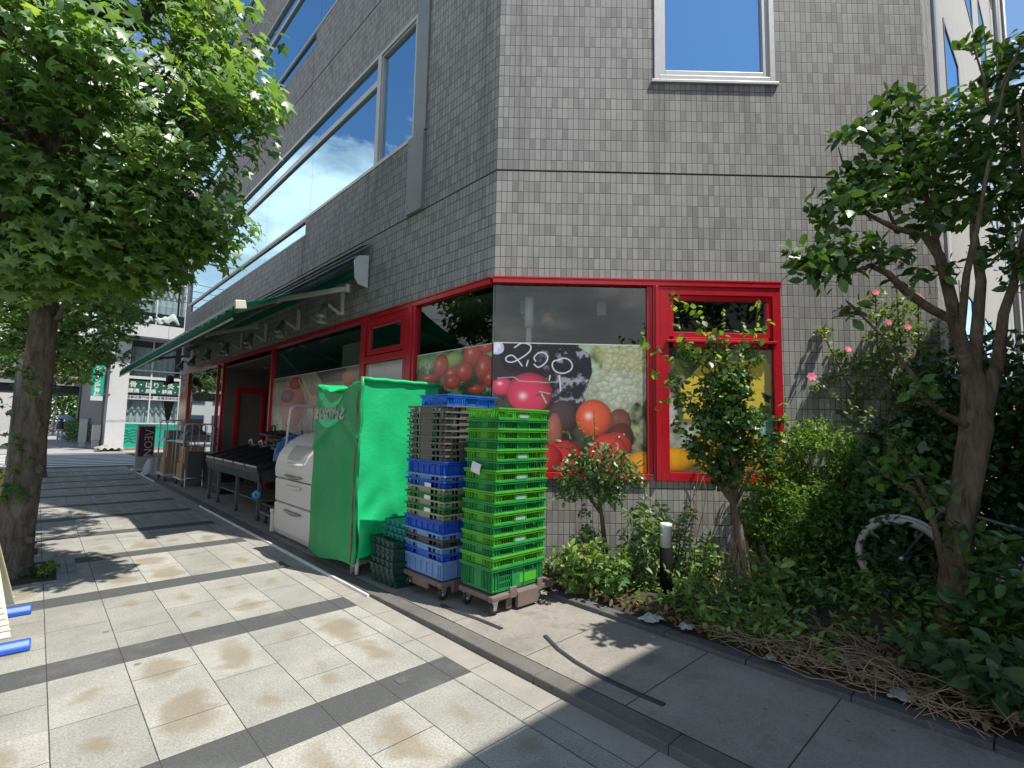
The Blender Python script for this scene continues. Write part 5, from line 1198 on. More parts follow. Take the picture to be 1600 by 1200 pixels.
# near street tree
cl_=[];g=np.random.default_rng(3);base1=np.array((-.05,7.05,0.))
def ell(n,c,ax_,g,zmin=None,shell=.45):
    out=[]
    while len(out)<n:
        p=g.normal(size=3);p/=np.linalg.norm(p);p*=g.uniform(shell,1.0)**.7
        q=np.array(c)+p*np.array(ax_)
        if zmin is not None and q[2]<zmin:continue
        out.append(q)
    return out
def keep1(q):
    x,y,w_=px_(q)
    if w_<1:return True
    lim=np.interp(y,[-400,0,70,140,200,250,300,350,400,440],[400,360,390,410,385,335,270,320,300,150])-62
    return x<lim and y<430+ (0 if x>120 else 60)
def px_(P):
    v=np.array(P,float)-O;w_=v@AX;return 800+F*(v@RT)/w_,600-F*(v@UP)/w_,w_
cl_=[q for q in ell(230,(-.05,7.05,5.0),(2.45,2.45,2.0),g,2.95,.55) if keep1(q) and q[2]<6.7]
for x,y,d in ((x_-48 if x_>300 else x_,y_,d_) for x_,y_,d_ in ((440,140,4.6),(425,175,4.6),(400,110,4.7),(395,215,4.6),(360,385,4.8),(330,370,4.8),(280,395,4.9),(385,350,4.7),(230,400,5.0),(330,330,4.8),(300,300,4.9),(405,60,4.8),(385,20,4.8),(180,420,5.0),(120,400,4.5),(40,380,4.5),(20,300,4.2),(420,150,4.3),(60,430,4.9),(250,350,4.6),(210,300,4.4),(330,250,4.4),(150,330,4.3),(60,415,4.5),(110,400,4.4),(160,425,4.6),(200,435,4.8),(20,430,4.4),(90,350,4.4),(150,370,4.5),(0,390,4.3),(120,435,4.7),(240,420,4.9),(-30,420,4.4),(0,-40,5.2),(80,-60,5.3),(160,-50,5.4),(240,-60,5.3),(310,-50,5.2),(40,-130,5.5),(200,-130,5.5),(120,20,5.6),(30,40,5.4),(220,20,5.6),(-40,0,5.0),(-40,80,5.0),(70,380,4.5),(190,390,4.6))):cl_.append(W(x,y,d))
t1=trunked_tree('street_tree','large street tree with maple shaped leaves nearest the camera on the left',base1,[(-.05,.20),(.12,.165),(.45,.148),(.9,.142),(1.7,.128),(2.6,.112),(3.4,.098),(4.6,.075),(5.8,.05),(6.8,.025)],cl_,L_maple,'maple',.122,112,B_street,5,'street trees along the kerb',limbr=.034,r=.44,flat=.5,up=.7,outw=1.0)
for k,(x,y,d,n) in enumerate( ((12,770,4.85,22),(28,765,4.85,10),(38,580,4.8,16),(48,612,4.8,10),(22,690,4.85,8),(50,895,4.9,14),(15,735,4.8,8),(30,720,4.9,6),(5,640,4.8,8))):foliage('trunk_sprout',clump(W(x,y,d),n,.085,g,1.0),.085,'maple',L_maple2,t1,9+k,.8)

b=MB()
for z,a in ((.35,.8),(.75,1.2),(1.05,.5),(1.5,1.0)):
    c=base1+np.array((.13*math.sin(a+1.6),-.13*math.cos(a-.4),z));MB().lathe([(0,.03),(.03,.025),(.05,.0)],c,(math.sin(a+1.6),-math.cos(a-.4),.1),10).build('burl',B_street,t1)
# tree pit stones
b=MB()
for x0,x1,y0,y1 in ((-.55,.34,6.52,6.60),(.26,.34,6.60,7.54),(-.55,.34,7.54,7.62),(.345,.42,6.50,7.62)):b.box(x0,x1,y0,y1,-.02,.006)
tag(b.build('tree_pit',M_pitst,origin=(0,0,0)),kind='structure')
b=MB();b.box(-.6,.255,6.605,7.535,-.01,.004);tag(b.build('tree_pit_soil',M_soil,origin=(0,0,0)),kind='structure')
P=np.concatenate([clump((.17+.015*k,6.80+.045*k,.03+.04*(k%3)),26,.075,g,1) for k in range(5)])
tag(foliage('weed_tuft',P,.05,'lance',L_weed,None,4,.7),'small green weed tuft at the foot of the near street tree','weed')
# further street trees
cl_=ell(80,(.12,18.6,5.0),(2.3,2.3,2.1),g,3.1,.3)+[W(x,y,d) for x,y,d in ((70,520,13),(110,510,12.8),(150,500,12.8),(185,520,13),(100,550,13.2),(140,545,13),(170,555,13.4),(40,500,13),(60,470,12.6),(120,470,12.5),(180,470,12.5),(200,490,12.8),(20,540,13.2),(85,575,13.5),(130,580,13.6),(30,450,12.6),(210,450,12.6),(160,450,12.6))]
trunked_tree('street_tree','second street tree in building shade behind the near one',(.12,18.6,0),[(-.05,.2),(.2,.16),(1.5,.14),(3,.12),(5,.07),(6.6,.03)],cl_,L_maple,'maple',.15,110,B_street,15,'street trees along the kerb',r=.5)
cl_=ell(46,(.25,36,5.2),(2.4,2.4,2.3),g,3.0,.3)
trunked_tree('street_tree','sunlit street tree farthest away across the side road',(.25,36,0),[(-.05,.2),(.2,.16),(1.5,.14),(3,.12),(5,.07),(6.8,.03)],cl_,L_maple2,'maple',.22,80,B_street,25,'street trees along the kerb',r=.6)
# ---------------- tree in the planter, right
tb_=gz(1487,985,.13);tR=thing('planter_tree','crooked broad leaved tree with forked trunk at the right end of the planter','tree',tb_);d0=dep(tb_)
def LP(pts):return [W(x,y,d0+dd) for x,y,dd in pts]
b=MB()
b.tube(LP([(1484,1000,0),(1487,960,0),(1492,880,0),(1503,800,0),(1515,730,.02),(1525,670,.04),(1527,620,.06),(1518,580,.05),(1514,560,.05)]),[.135,.098,.088,.088,.092,.098,.094,.062,.02],16,cap=False)
b.build('trunk',B_tan,tR)
b=MB()
limbs=[[(1520,600,.05),(1500,530,0),(1484,460,-.05),(1468,400,-.1),(1445,368,-.12),(1400,357,-.2),(1350,332,-.25)],
 [(1505,560,.03),(1488,500,-.02),(1453,482,-.12),(1417,457,-.2),(1387,427,-.25),(1360,415,-.3),(1330,426,-.33),(1292,415,-.38)],
 [(1522,600,.06),(1526,520,.12),(1533,440,.2),(1522,370,.3),(1520,300,.35),(1548,200,.4),(1562,120,.4)],
 [(1540,640,.08),(1560,560,.15),(1568,490,.2),(1588,430,.25),(1615,370,.3),(1650,280,.3)],
 [(1468,400,-.1),(1452,330,-.1),(1440,270,-.08),(1425,215,-.05)],[(1500,530,0),(1510,430,-.2),(1530,340,-.3),(1545,250,-.3)],
 [(1588,430,.25),(1610,330,.1),(1600,240,.0),(1590,160,-.05)]]
for pts,r0_ in zip(limbs,(.052,.038,.045,.047,.022,.028,.028)):
    n=len(pts);b.tube(LP(pts),[r0_*(1-i/(n*1.12)) for i in range(n)],10,cap=False)
thin=[[(1510,664,-.02),(1473,647,-.1),(1440,617,-.15),(1428,588,-.18),(1400,553,-.2),(1378,525,-.22),(1335,482,-.25)],
 [(1478,905,-.1),(1460,820,-.2),(1430,770,-.25),(1380,740,-.3),(1355,720,-.3)],[(1458,815,-.2),(1440,760,-.22),(1412,715,-.25),(1395,690,-.26)]]
for pts in thin:
    n=len(pts);b.tube(LP(pts),[.024*(1-i/(n*1.15)) for i in range(n)],6,cap=False)
twig=[(1415,215,1420,165),(1420,220,1395,150),(1440,250,1405,200),(1548,200,1590,80),(1548,180,1520,70),(1562,140,1600,60),(1350,332,1310,230),(1350,332,1300,320),(1400,357,1340,270),(1292,415,1262,405),(1292,415,1285,380),(1330,426,1345,395),(1335,482,1322,470)]
for x0,y0,x1,y1 in twig:b.tube(curve(W(x0,y0,d0-.1),W(x1,y1,d0-.15),.03,4,.04,gv),[.012,.010,.008,.006,.004],5,cap=False)
b.build('limbs',B_tan,tR)
CL=[(1262,405,-.38,.12,34),(1285,420,-.36,.13,36),(1305,385,-.33,.12,30),(1340,405,-.3,.11,22),(1300,325,-.3,.14,40),(1335,305,-.25,.15,44),(1370,300,-.2,.15,46),(1345,262,-.22,.13,34),(1385,262,-.15,.15,46),(1420,285,-.12,.16,50),
 (1318,210,-.3,.07,12),(1352,208,-.25,.09,16),(1394,150,-.2,.055,9),(1422,158,-.2,.08,12),(1378,175,-.2,.07,12),(1405,212,-.15,.13,30),(1435,235,-.1,.15,42),(1465,265,-.05,.17,50),(1485,215,0,.17,52),(1465,175,0,.11,24),(1505,175,.05,.14,34),(1515,265,.1,.18,56),(1450,310,-.05,.15,36),
 (1515,75,.1,.05,6),(1530,62,.2,.06,9),(1560,80,.2,.09,14),(1545,120,.2,.10,18),(1590,85,.2,.12,26),(1575,150,.25,.15,38),(1600,190,.25,.18,50),(1555,225,.2,.18,50),(1590,260,.2,.2,60),(1550,310,.15,.17,44),(1510,325,.1,.14,28),(1595,330,.2,.18,46),(1575,385,.2,.13,26),(1600,430,.2,.14,26),(1480,340,-.1,.11,20),(1435,345,-.15,.10,18),(1400,400,-.2,.10,16),(1365,390,-.25,.09,14),(1420,430,-.2,.08,10),(1475,425,-.1,.09,10),(1540,400,.1,.10,14),
 (1330,482,-.25,.07,9),(1395,540,-.2,.06,6),(1430,600,-.2,.07,8),(1445,608,-.2,.07,10),(1400,690,-.25,.10,20),(1420,720,-.25,.11,24),(1445,770,-.2,.12,26),(1380,735,-.3,.10,18),(1500,840,-.2,.11,14),(1545,900,-.25,.15,30),(1580,860,-.25,.16,36),(1590,930,-.25,.17,36),(1560,970,-.3,.13,22)]
CL+=[(1640,150,.1,.25,70),(1660,270,.1,.3,90),(1650,380,.2,.3,90),(1690,420,.2,.3,90)]
g=np.random.default_rng(31)
P=np.concatenate([clump(W(x,y,d0+dd),int(n*2.3),r_*1.28,g,.85) for x,y,dd,r_,n in CL]);foliage('crown',P,.092,'oval',L_dark,tR,7,.85)
# ---------------- shrubs against the chamfer wall
def shrub(name,label,base,stems,clumps,leaf,kind,size,bark=B_thin,seed=1,rs=.02,shoots=(),up=.5,flat=.9,cat='shrub',smat=None,ssize=None):
    t=thing(name,label,cat,base);g=np.random.default_rng(seed);b=MB()
    for pts,r0 in stems:
        n=len(pts);b.tube([W(*p) for p in pts],[r0*(1-.75*i/n) for i in range(n)],8,cap=False)
    P=[clump(W(x,y,d),int(n*1.65),r_*1.12,g,flat) for x,y,d,r_,n in clumps];SP=[]
    for pts in shoots:
        q=[W(*p) for p in pts];b.tube(q,[.0045*(1-.6*i/len(q)) for i in range(len(q))],4,cap=False)
        for i in range(len(q)-1):
            L_=np.linalg.norm(q[i+1]-q[i]);k=max(2,int(L_/.028))
            for j in range(k):SP.append(q[i]+(q[i+1]-q[i])*(j+.5)/k+g.normal(size=3)*.014)
    b.build('stems',bark,t);P=np.concatenate(P);foliage('leaves',P,size,kind,leaf,t,seed,up)
    if SP:foliage('shoot_leaves',np.array(SP),ssize or size*.9,kind,smat or leaf,t,seed+1,.7,bias=.25)
    return t
b1=gz(947,905,.12);d1=dep(b1)
shrub('small_tree','small thin tree with pale trunk beside the green crate stack',b1,
 [([(947,912,d1),(947,885,d1),(945,850,d1),(940,805,d1),(937,785,d1)],.035),([(938,800,d1),(915,770,d1),(895,752,d1-.05),(880,740,d1-.1)],.018),([(937,790,d1),(935,760,d1),(928,735,d1-.1)],.018),([(938,790,d1),(955,765,d1+.05),(975,750,d1+.1)],.016)],
 [(885,742,d1-.1,.12,70),(905,725,d1-.1,.12,80),(925,735,d1-.1,.14,120),(950,735,d1,.14,120),(975,740,d1+.05,.13,100),(995,750,d1+.05,.09,40),(935,765,d1,.14,110),(960,770,d1,.12,80),(905,765,d1-.05,.12,70),(880,770,d1-.1,.08,30),(945,705,d1-.05,.10,50),(965,715,d1,.09,40),(920,835,d1,.11,50),(905,850,d1,.10,40),(930,860,d1,.12,40),(915,800,d1,.07,14)],
 L_small,'oval',.054,seed=41,shoots=[[(910,730,d1-.1),(895,700,d1-.15),(882,672,d1-.18)],[(925,730,d1-.1),(915,690,d1-.15),(902,655,d1-.18)],[(915,725,d1-.1),(892,705,d1-.15),(868,690,d1-.2)],[(945,710,d1-.1),(960,690,d1-.1),(975,675,d1-.1)],[(920,730,d1-.1),(930,700,d1-.1),(928,640,d1-.1)]])
b2=gz(1163,918,.12);d2=dep(b2)+.05
cl2=[(1135,745,d2,.13,120),(1115,725,d2,.13,110),(1150,720,d2,.15,150),(1090,700,d2-.05,.10,60),(1130,690,d2-.1,.15,170),(1165,690,d2-.05,.15,150),(1190,710,d2,.12,80),(1205,690,d2,.09,40),(1110,660,d2-.1,.14,150),(1140,650,d2-.15,.16,200),(1165,655,d2-.1,.14,140),(1125,620,d2-.15,.15,180),(1150,615,d2-.15,.14,150),(1110,600,d2-.15,.11,70),(1135,585,d2-.15,.12,90),(1160,590,d2-.1,.10,60),(1085,640,d2-.1,.09,40),(1065,625,d2-.15,.08,26),(1055,595,d2-.15,.08,22),(1180,560,d2-.1,.07,18),(1190,650,d2,.09,36),(1100,560,d2-.15,.10,40),(1070,550,d2-.2,.09,28),(1125,545,d2-.15,.09,36),(1160,545,d2-.1,.07,20),(1080,690,d2-.1,.08,24),(1060,665,d2-.1,.07,16),(1220,660,d2,.07,18)]
shrub('small_tree','bushy small evergreen tree with long shoots in front of the red framed window',b2,
 [([(1168,930,d2),(1160,880,d2),(1152,820,d2),(1145,775,d2),(1140,760,d2)],.062),([(1145,785,d2),(1125,760,d2),(1105,735,d2)],.028),([(1147,780,d2),(1150,740,d2-.05),(1140,690,d2-.1),(1135,620,d2-.12)],.035),([(1150,785,d2),(1165,755,d2),(1185,720,d2)],.02)],
 cl2,L_dark,'round',.060,bark=B_tan,seed=43,shoots=[[(1120,590,d2-.15),(1090,555,d2-.2),(1065,520,d2-.25),(1047,455,d2-.3)],[(1125,580,d2-.15),(1105,530,d2-.2),(1095,490,d2-.2),(1060,470,d2-.2)],[(1135,570,d2-.15),(1132,530,d2-.2),(1130,480,d2-.2)],[(1150,580,d2-.1),(1160,540,d2-.15),(1158,500,d2-.2)],[(1165,590,d2-.1),(1180,530,d2-.1),(1185,465,d2-.1)],[(1110,600,d2-.15),(1060,570,d2-.2),(1020,545,d2-.25),(998,518,d2-.25)],[(1080,640,d2-.15),(1040,600,d2-.2),(1010,570,d2-.2)],[(1090,620,d2-.15),(1050,620,d2-.2),(1020,640,d2-.2)],[(1180,560,d2-.1),(1195,510,d2-.1),(1200,495,d2-.1)],[(1140,600,d2-.15),(1125,560,d2-.2),(1118,510,d2-.2)],[(1200,690,d2),(1225,655,d2),(1228,620,d2)]],smat=L_nand,ssize=.07)
# nandina
b3=gz(1285,900,.12);d3=dep(b3)
reg=[(1200,745,24),(1215,720,26),(1240,700,28),(1265,690,26),(1290,690,26),(1310,705,24),(1230,745,40),(1260,735,42),(1290,735,42),(1320,740,36),(1345,755,30),(1205,785,38),(1235,785,44),(1265,780,46),(1300,780,46),(1335,790,40),(1365,790,26),(1195,830,34),(1225,830,40),(1260,825,44),(1295,830,44),(1330,835,36),(1210,870,30),(1250,870,34),(1290,875,34),(1330,880,26),(1185,800,20),(1180,760,16),(1390,770,18),(1360,720,16)]
shrub('nandina_bush','feathery yellow green bush growing at the right end of the red window',b3,[([(1285+k*9,905,d3),(1270+k*14,840,d3),(1250+k*22,760,d3-.05),(1235+k*28,700,d3-.1)],.012) for k in range(-2,4)],
 [(x+gv.uniform(-14,14),y+gv.uniform(-14,14),d3+gv.uniform(-.3,.25),.17,n*6) for x,y,n in reg],L_nand,'lance',.058,seed=47,up=.45,flat=1.0)
# hibiscus with pink flowers
b4=gz(1400,880,.12);b4=b4*0+np.array((6.2,1.33,.12));d4=5.25
hs=[[(1430,800,d4),(1410,700,d4),(1395,620,d4),(1370,540,d4-.05),(1368,455,d4-.1)],[(1425,800,d4),(1370,700,d4),(1330,610,d4-.05),(1300,550,d4-.1),(1285,520,d4-.1)],[(1430,800,d4),(1440,640,d4),(1435,540,d4),(1435,460,d4)],[(1430,780,d4),(1390,660,d4-.1),(1340,640,d4-.1),(1275,600,d4-.15)],[(1430,780,d4),(1420,620,d4),(1405,520,d4),(1400,440,d4)]]
HC=lambda L_:[(x,y,(d4+.07 if x<1350 else d),r,n*2 if x<1350 else n) for x,y,d,r,n in L_]
ht=shrub('hibiscus_bush','tall loose bush with pink flowers against the sunlit tiled wall',b4,[(s,.013) for s in hs],
 HC([(1368,460,d4-.1,.10,26),(1380,490,d4-.1,.14,50),(1400,480,d4,.14,46),(1430,475,d4,.12,34),(1395,520,d4,.17,70),(1370,530,d4-.05,.14,46),(1420,520,d4,.16,60),(1440,560,d4,.18,60),(1395,560,d4,.18,70),(1365,570,d4,.12,26),(1400,600,d4,.2,80),(1440,610,d4,.2,80),(1340,565,d4-.05,.11,22),(1310,555,d4-.1,.09,20),(1288,520,d4-.1,.07,16),(1345,600,d4-.05,.12,24),(1300,590,d4-.1,.08,14),(1272,605,d4-.15,.08,16),(1350,650,d4-.1,.13,36),(1390,640,d4,.18,60),(1430,660,d4,.22,90),(1320,640,d4-.1,.10,20),(1340,620,d4-.1,.10,20),(1460,520,d4+.1,.2,60),(1470,580,d4+.1,.22,70),(1470,650,d4+.1,.24,90)]),
 L_pale,'oval',.062,seed=53,shoots=[h[2:] for h in hs])
M_pink=surf('pink_petal',(.55,.08,.16),.6,var=.2,sc=20)
for i,(x,y) in enumerate(((1268,589),(1325,546),(1368,457),(1435,462),(1388,504),(1418,511),(1590,590))):
    c=W(x,y,d4-.2 if i<6 else d4);b=MB();s=.045 if i==0 else .034;dr_=-AX*.9+np.array((0,0,.4)) + np.array((.2*math.sin(i*2),.2*math.cos(i),0));dr_/=np.linalg.norm(dr_);a=np.cross(dr_,(0,0,1));a/=np.linalg.norm(a);e=np.cross(dr_,a)
    for k in range(6):
        th=k*1.047+i;u_=a*math.cos(th)+e*math.sin(th);v_=-a*math.sin(th)+e*math.cos(th)
        b.add([c,c+u_*s*.6+v_*s*.42+dr_*s*.25,c+u_*s*1.05+v_*s*.25+dr_*s*.15,c+u_*s*1.05-v_*s*.25+dr_*s*.2,c+u_*s*.6-v_*s*.42+dr_*s*.3],[(0,1,2,3,4)],0,True)
    b.build('flower',M_pink,ht)
# dark evergreen bushes behind the tree
for i,(pts,lab,sd_) in enumerate((
 ([(1420,700),(1445,730),(1400,740),(1430,780),(1470,700),(1480,760),(1450,820),(1400,800),(1380,830),(1420,850),(1470,860),(1390,880),(1440,900),(1350,870),(1480,920)],'dense dark green bush in shade directly behind the bicycle wheel',61),
 ([(1560,560),(1590,600),(1550,620),(1580,660),(1610,640),(1560,700),(1600,720),(1580,760),(1620,780),(1550,780),(1600,820),(1640,700),(1570,830),(1480,600),(1500,640),(1470,660)],'dense dark green bush at the right edge behind the forked trunk',62))):
    bb_=np.array((6.3+.9*i,.9-.55*i,.12));dd=dep(bb_)
    shrub('evergreen_bush',lab,bb_,[([(pts[k][0]*.4+pts[8][0]*.6,930,dd),(pts[k][0]*.8+pts[8][0]*.2,pts[k][1]+60,dd),(pts[k][0],pts[k][1],dd)],.014) for k in range(0,len(pts),3)],
      [(x,y,dd+gv.uniform(-.35,.35),.34,260) for x,y in pts],L_gloss,'oval',.085,seed=sd_)
for i in range(4):   # hidden backing bushes further along the side of the building keep the bed closed from other views
    bb_=np.array((8.2+1.6*i,-.2-.3*i,.12));t=thing('evergreen_bush','','shrub',bb_,'bushes along the side of the building');g=np.random.default_rng(70+i)
    t['label']=('first','second','third','farthest')[i]+' rounded bush in the row along the side wall beyond the tree'
    P=np.concatenate([clump(bb_+np.array((g.uniform(-.6,.6),g.uniform(-.5,.5),g.uniform(.2,2.0))),90,.35,g,.9) for _ in range(22)]);foliage('leaves',P,.10,'oval',L_gloss,t,80+i,.8)
    b=MB()
    for k in range(4):b.tube([bb_,bb_+(.2*math.sin(k*2),.2*math.cos(k*2),.9),bb_+(.45*math.sin(k*2),.45*math.cos(k*2),1.7)],[.03,.02,.01],6)
    b.build('stems',B_thin,t)
# ---------------- weeds and ground cover
g=np.random.default_rng(91)
def weedplant(px0,py0,h,nst,leaf,kind,size,label,seed,spread=.18,dens=60,z=.12,name='weed_plant'):
    b0=gz(px0,py0,z);t=thing(name,label,'weed',b0);g=np.random.default_rng(seed);b=MB();P=[];HD=[]
    for k in range(nst):
        a=g.uniform(0,6.28);r_=spread*g.uniform(.2,1);hh=h*g.uniform(.6,1.1)
        s0=b0+np.array((.4*r_*math.cos(a),.4*r_*math.sin(a),0));e=s0+np.array((r_*math.cos(a),r_*math.sin(a),hh));m_=(s0+e)/2+np.array((0,0,hh*.15))
        b.tube([s0,m_,e],[.005,.004,.002],4,cap=False)
        n=int(dens*hh)
        for j in range(n):
            f=(j+1)/n;q=s0*(1-f)**2+2*m_*f*(1-f)+e*f*f;an=j*2.4;P.append(q+g.normal(size=3)*.012);HD.append((math.cos(an),math.sin(an),.25))
    b.build('stems',surf('green_stem',(.10,.13,.04),.6),t);foliage('leaves',np.array(P),size,kind,leaf,t,seed,.7,head=np.array(HD)*1.2);return t
for i,a in enumerate(((900,925,.44,22,L_weed,'oval',.075,'leafy bright weed right of the dolly under the small tree'),(960,930,.44,22,L_weed,'oval',.07,'leafy bright weed left of the bollard light'),(1010,925,.70,22,L_pale,'lance',.075,'tall pale feathery weed touching the bollard light'),
 (1045,908,.70,20,L_pale,'lance',.07,'tall pale weed just behind the bollard light'),(1090,920,.44,22,L_weed,'lance',.07,'sunlit yellow green weed between bollard light and bushy tree'),(1080,950,.26,18,L_weed,'oval',.06,'low sunlit weed in front of the bollard light'),
 (1190,945,.34,14,L_weed,'oval',.085,'shaded weed at the foot of the bushy small tree'),(1250,950,.28,14,L_gloss,'oval',.085,'dark broad leaved weed left of the bicycle wheel'),(1335,935,.22,16,L_weed,'lance',.085,'drooping weed in front of the bicycle wheel'),(1430,950,.32,18,L_mug,'lance',.085,'grey green weed clump left of the forked tree foot'),
 (1180,1000,.24,14,L_weed,'lance',.08,'low weed at the planter edge nearest the dry stalks'),(1110,985,.18,12,L_weed,'oval',.06,'low weed over the crumpled wrapper'),(1540,1010,.34,16,L_gloss,'oval',.10,'broad dark weed right of the forked tree foot'),(1450,1060,.26,14,L_mug,'oval',.11,'mugwort clump spreading over the dry stalks'),(1555,1100,.30,16,L_mug,'oval',.12,'large leaved mugwort at the right corner of the planter edge'),(1395,925,.24,16,L_weed,'oval',.08,'taller green weed under the bicycle wheel'),(1480,940,.5,12,L_gloss,'oval',.09,'dark weed hiding the foot of the forked tree'))):
    weedplant(*a,seed=100+i,spread=.24 if i>5 else .2,dens=75 if i in (2,3) else 50)
P=[]
N=0
while N<8200:
    x=g.uniform(3.62,8.5);y=g.uniform(-1.2,3.6);yw=3.98-(x-3.48)*.938
    if x<7 and y>yw-.04:continue
    if x<4.3 and y<.95 and g.uniform()<.93:continue
    if x>7 and y>.5:continue
    hgt=g.uniform(0,1)**2*(.30 if x>4.4 else .16);P.append((x,y,.12+hgt));N+=1
tag(foliage('ground_cover',np.array(P),.078,'lance',L_weed,None,97,.9,bias=-.1),None,None,None,'stuff')['label']='low mixed weeds covering the planter soil'
P=[]
for _ in range(3200):P.append((3.58+2.9*g.uniform(0,1)**1.6,g.uniform(-1,3.2),.125+g.uniform(0,.03)))
P=[p for p in P if p[1]<3.9-(p[0]-3.48)*.938]
lo_=foliage('leaf_litter',np.array(P),.06,'oval',L_dry,None,98,1.4);lo_['kind']='stuff';lo_['label']='brown dead leaves scattered over the planter soil'
b=MB()
for k in range(240):
    x0=g.uniform(1120,1590);t_=(x0-1120)/470;yl=1000+t_*95+g.normal()*26;c=gz(x0,yl,.13);a=g.normal()*1.1+1.9;L_=g.uniform(.12,.5);d_=np.array((math.cos(a),math.sin(a),0));nn=np.array((-d_[1],d_[0],0))
    if c[0]<3.50:c[0]=3.5+g.uniform(0,.15)
    cv=g.normal()*.35*L_;hz=abs(g.normal())*.05;pts=[c+d_*L_*(s-.5)+nn*(cv*s*(1-s)*4+g.normal()*.008)+np.array((0,0,.012+hz*4*s*(1-s)+abs(g.normal())*.01)) for s in (0,.17,.34,.5,.67,.84,1)];b.tube(pts,g.uniform(.0012,.0032),4,cap=False)
for k in range(90):
    x0,y0=(1160+g.normal()*16,905+g.normal()*12);c=gz(x0,930,.13);a=g.uniform(0,6.28);b.tube([c+(.05*math.cos(a),.05*math.sin(a),.5*g.uniform(.4,1)),c+(.12*math.cos(a),.12*math.sin(a),.2),c+(.2*math.cos(a+.5),.2*math.sin(a+.5),.02)],.0025,4,cap=False)
for k in range(16):   # stalks spilling over the edging
    c=gz(1500+g.normal()*25,1125+g.normal()*14,.10);a=g.uniform(0,6.28);b.tube([c,c+(.08*math.cos(a),.08*math.sin(a),.03),c+(.16*math.cos(a+.6),.16*math.sin(a+.6),-.02)],.003,4,cap=False)
ds=b.build('dry_stalks',surf('straw',(.27,.20,.125),.85,var=.55,sc=7),origin=(0,0,0));ds['kind']='stuff';ds['label']='tangle of dry pulled stalks along the planter edging'
b=MB()
for k,(x0,y0,x1,y1) in enumerate(((1075,860,1100,700),(1090,870,1085,760),(1105,880,1120,760),(1112,850,1092,720),(1066,820,1110,690))):
    a=pl(x0,y0,PC+CN*.10,CN);e=pl(x1,y1,PC+CN*.06,CN);b.tube(curve(a,e,.0,6,.05,gv),.004,5)
tag(b.build('dry_vine',surf('straw2',(.26,.16,.09),.8)),'thin dry reddish vine stems hanging on the tiles below the red window','vine')
# ================================================================= across the side road, far street, opposite side
M_cw=surf('clinic_wall',(.40,.39,.37),.8,var=.06,sc=1.5,dirt=.3,dirtcol=(.28,.27,.25));M_cpan=surf('clinic_panel',(.55,.55,.55),.6,var=.04)
M_sgreen=surf('sign_green',(.01,.33,.22),.4,var=.04);M_sdark=surf('sign_dark_green',(.015,.085,.06),.4);M_cur=clothmat('curtain_cloth',(.60,.66,.66),.7,.15);M_fglass=clear('clinic_glass',(.80,.88,.88),.03)
CYF=33.5;cl=thing('clinic_building','pale building with large glazed front and white curtains across the side road','building',(9,CYF,0))
b=MB()
b.box(2.72,3.02,CYF-.05,CYF+12,-.1,15);b.box(12.5,13,CYF,CYF+12,-.1,15);b.box(3.02,12.5,CYF+11.6,CYF+12,-.1,15);b.box(2.72,13,CYF,CYF+12,15,15.3);b.box(3.02,12.5,CYF+.3,CYF+11.6,6.1,6.6);b.box(3.02,12.5,CYF+.3,CYF+11.6,10.8,11.2);b.box(3.02,12.5,CYF+6,CYF+6.2,.0,15)
b.build('wall',M_cw,cl)
b=MB().box(2.60,3.40,CYF-.25,CYF-.055,-.05,7.0);b.build('pillar',M_cpan,cl)
b=MB()
for k in range(5):b.box(3.0+k*1.9,3.0+k*1.9+1.885,CYF-.9,CYF+.28,6.05,6.75)
b.build('balcony_slab',M_cpan,cl)
b=MB()
for z0,z1 in ((1.4,6.0),(6.8,10.7),(11.2,15)):
    for k in range(7):b.box(3.05+k*1.35-.03,3.05+k*1.35+.03,CYF-.03,CYF+.05,z0,z1)
    for z in (z0+.02,(z0+z1)/2+.6,z1-.03):b.box(3.02,12.5,CYF-.02,CYF+.04,z-.035,z+.035)
b.box(3.02,12.5,CYF-.04,CYF+.06,3.82,3.97);b.build('window_frame',M_cpan,cl)
b=MB();b.quad((3.02,CYF+.02,1.4),(12.5,CYF+.02,1.4),(12.5,CYF+.02,6.0),(3.02,CYF+.02,6.0));b.quad((3.02,CYF+.02,6.8),(12.5,CYF+.02,6.8),(12.5,CYF+.02,10.7),(3.02,CYF+.02,10.7));b.quad((3.02,CYF+.02,11.2),(12.5,CYF+.02,11.2),(12.5,CYF+.02,15),(3.02,CYF+.02,15));b.build('glazing',M_fglass,cl)
b=MB();b.quad((3.0,CYF-.9,6.75),(12.5,CYF-.9,6.75),(12.5,CYF-.9,7.8),(3.0,CYF-.9,7.8));b.build('balcony_glass',M_fglass,cl)
b=MB();b.quad((3.02,CYF-.01,3.02),(12.5,CYF-.01,3.02),(12.5,CYF-.01,3.72),(3.02,CYF-.01,3.72));sgn=b.build('window_sign',M_sdark,cl)
b=MB();b.quad((3.02,CYF-.008,2.70),(12.5,CYF-.008,2.70),(12.5,CYF-.008,2.92),(3.02,CYF-.008,2.92));b.build('white_band',M_cpan,cl)
lettering('接骨・はり・灸・クイックマッサージ',.34,M_let,sgn,(3.12,CYF-.014,3.32),(1,0,0),(0,0,1),.001,bold=.004)
lettering('腰痛・肩痛・膝痛・スポーツ障害',.25,M_let,sgn,(3.42,CYF-.014,3.04),(1,0,0),(0,0,1),.001,bold=.004)
lettering('交通事故専門治療・各種保険取扱い・予約優先',.17,surf('sign_ink',(.05,.06,.14),.5),sgn,(3.2,CYF-.014,2.73),(1,0,0),(0,0,1),.001)
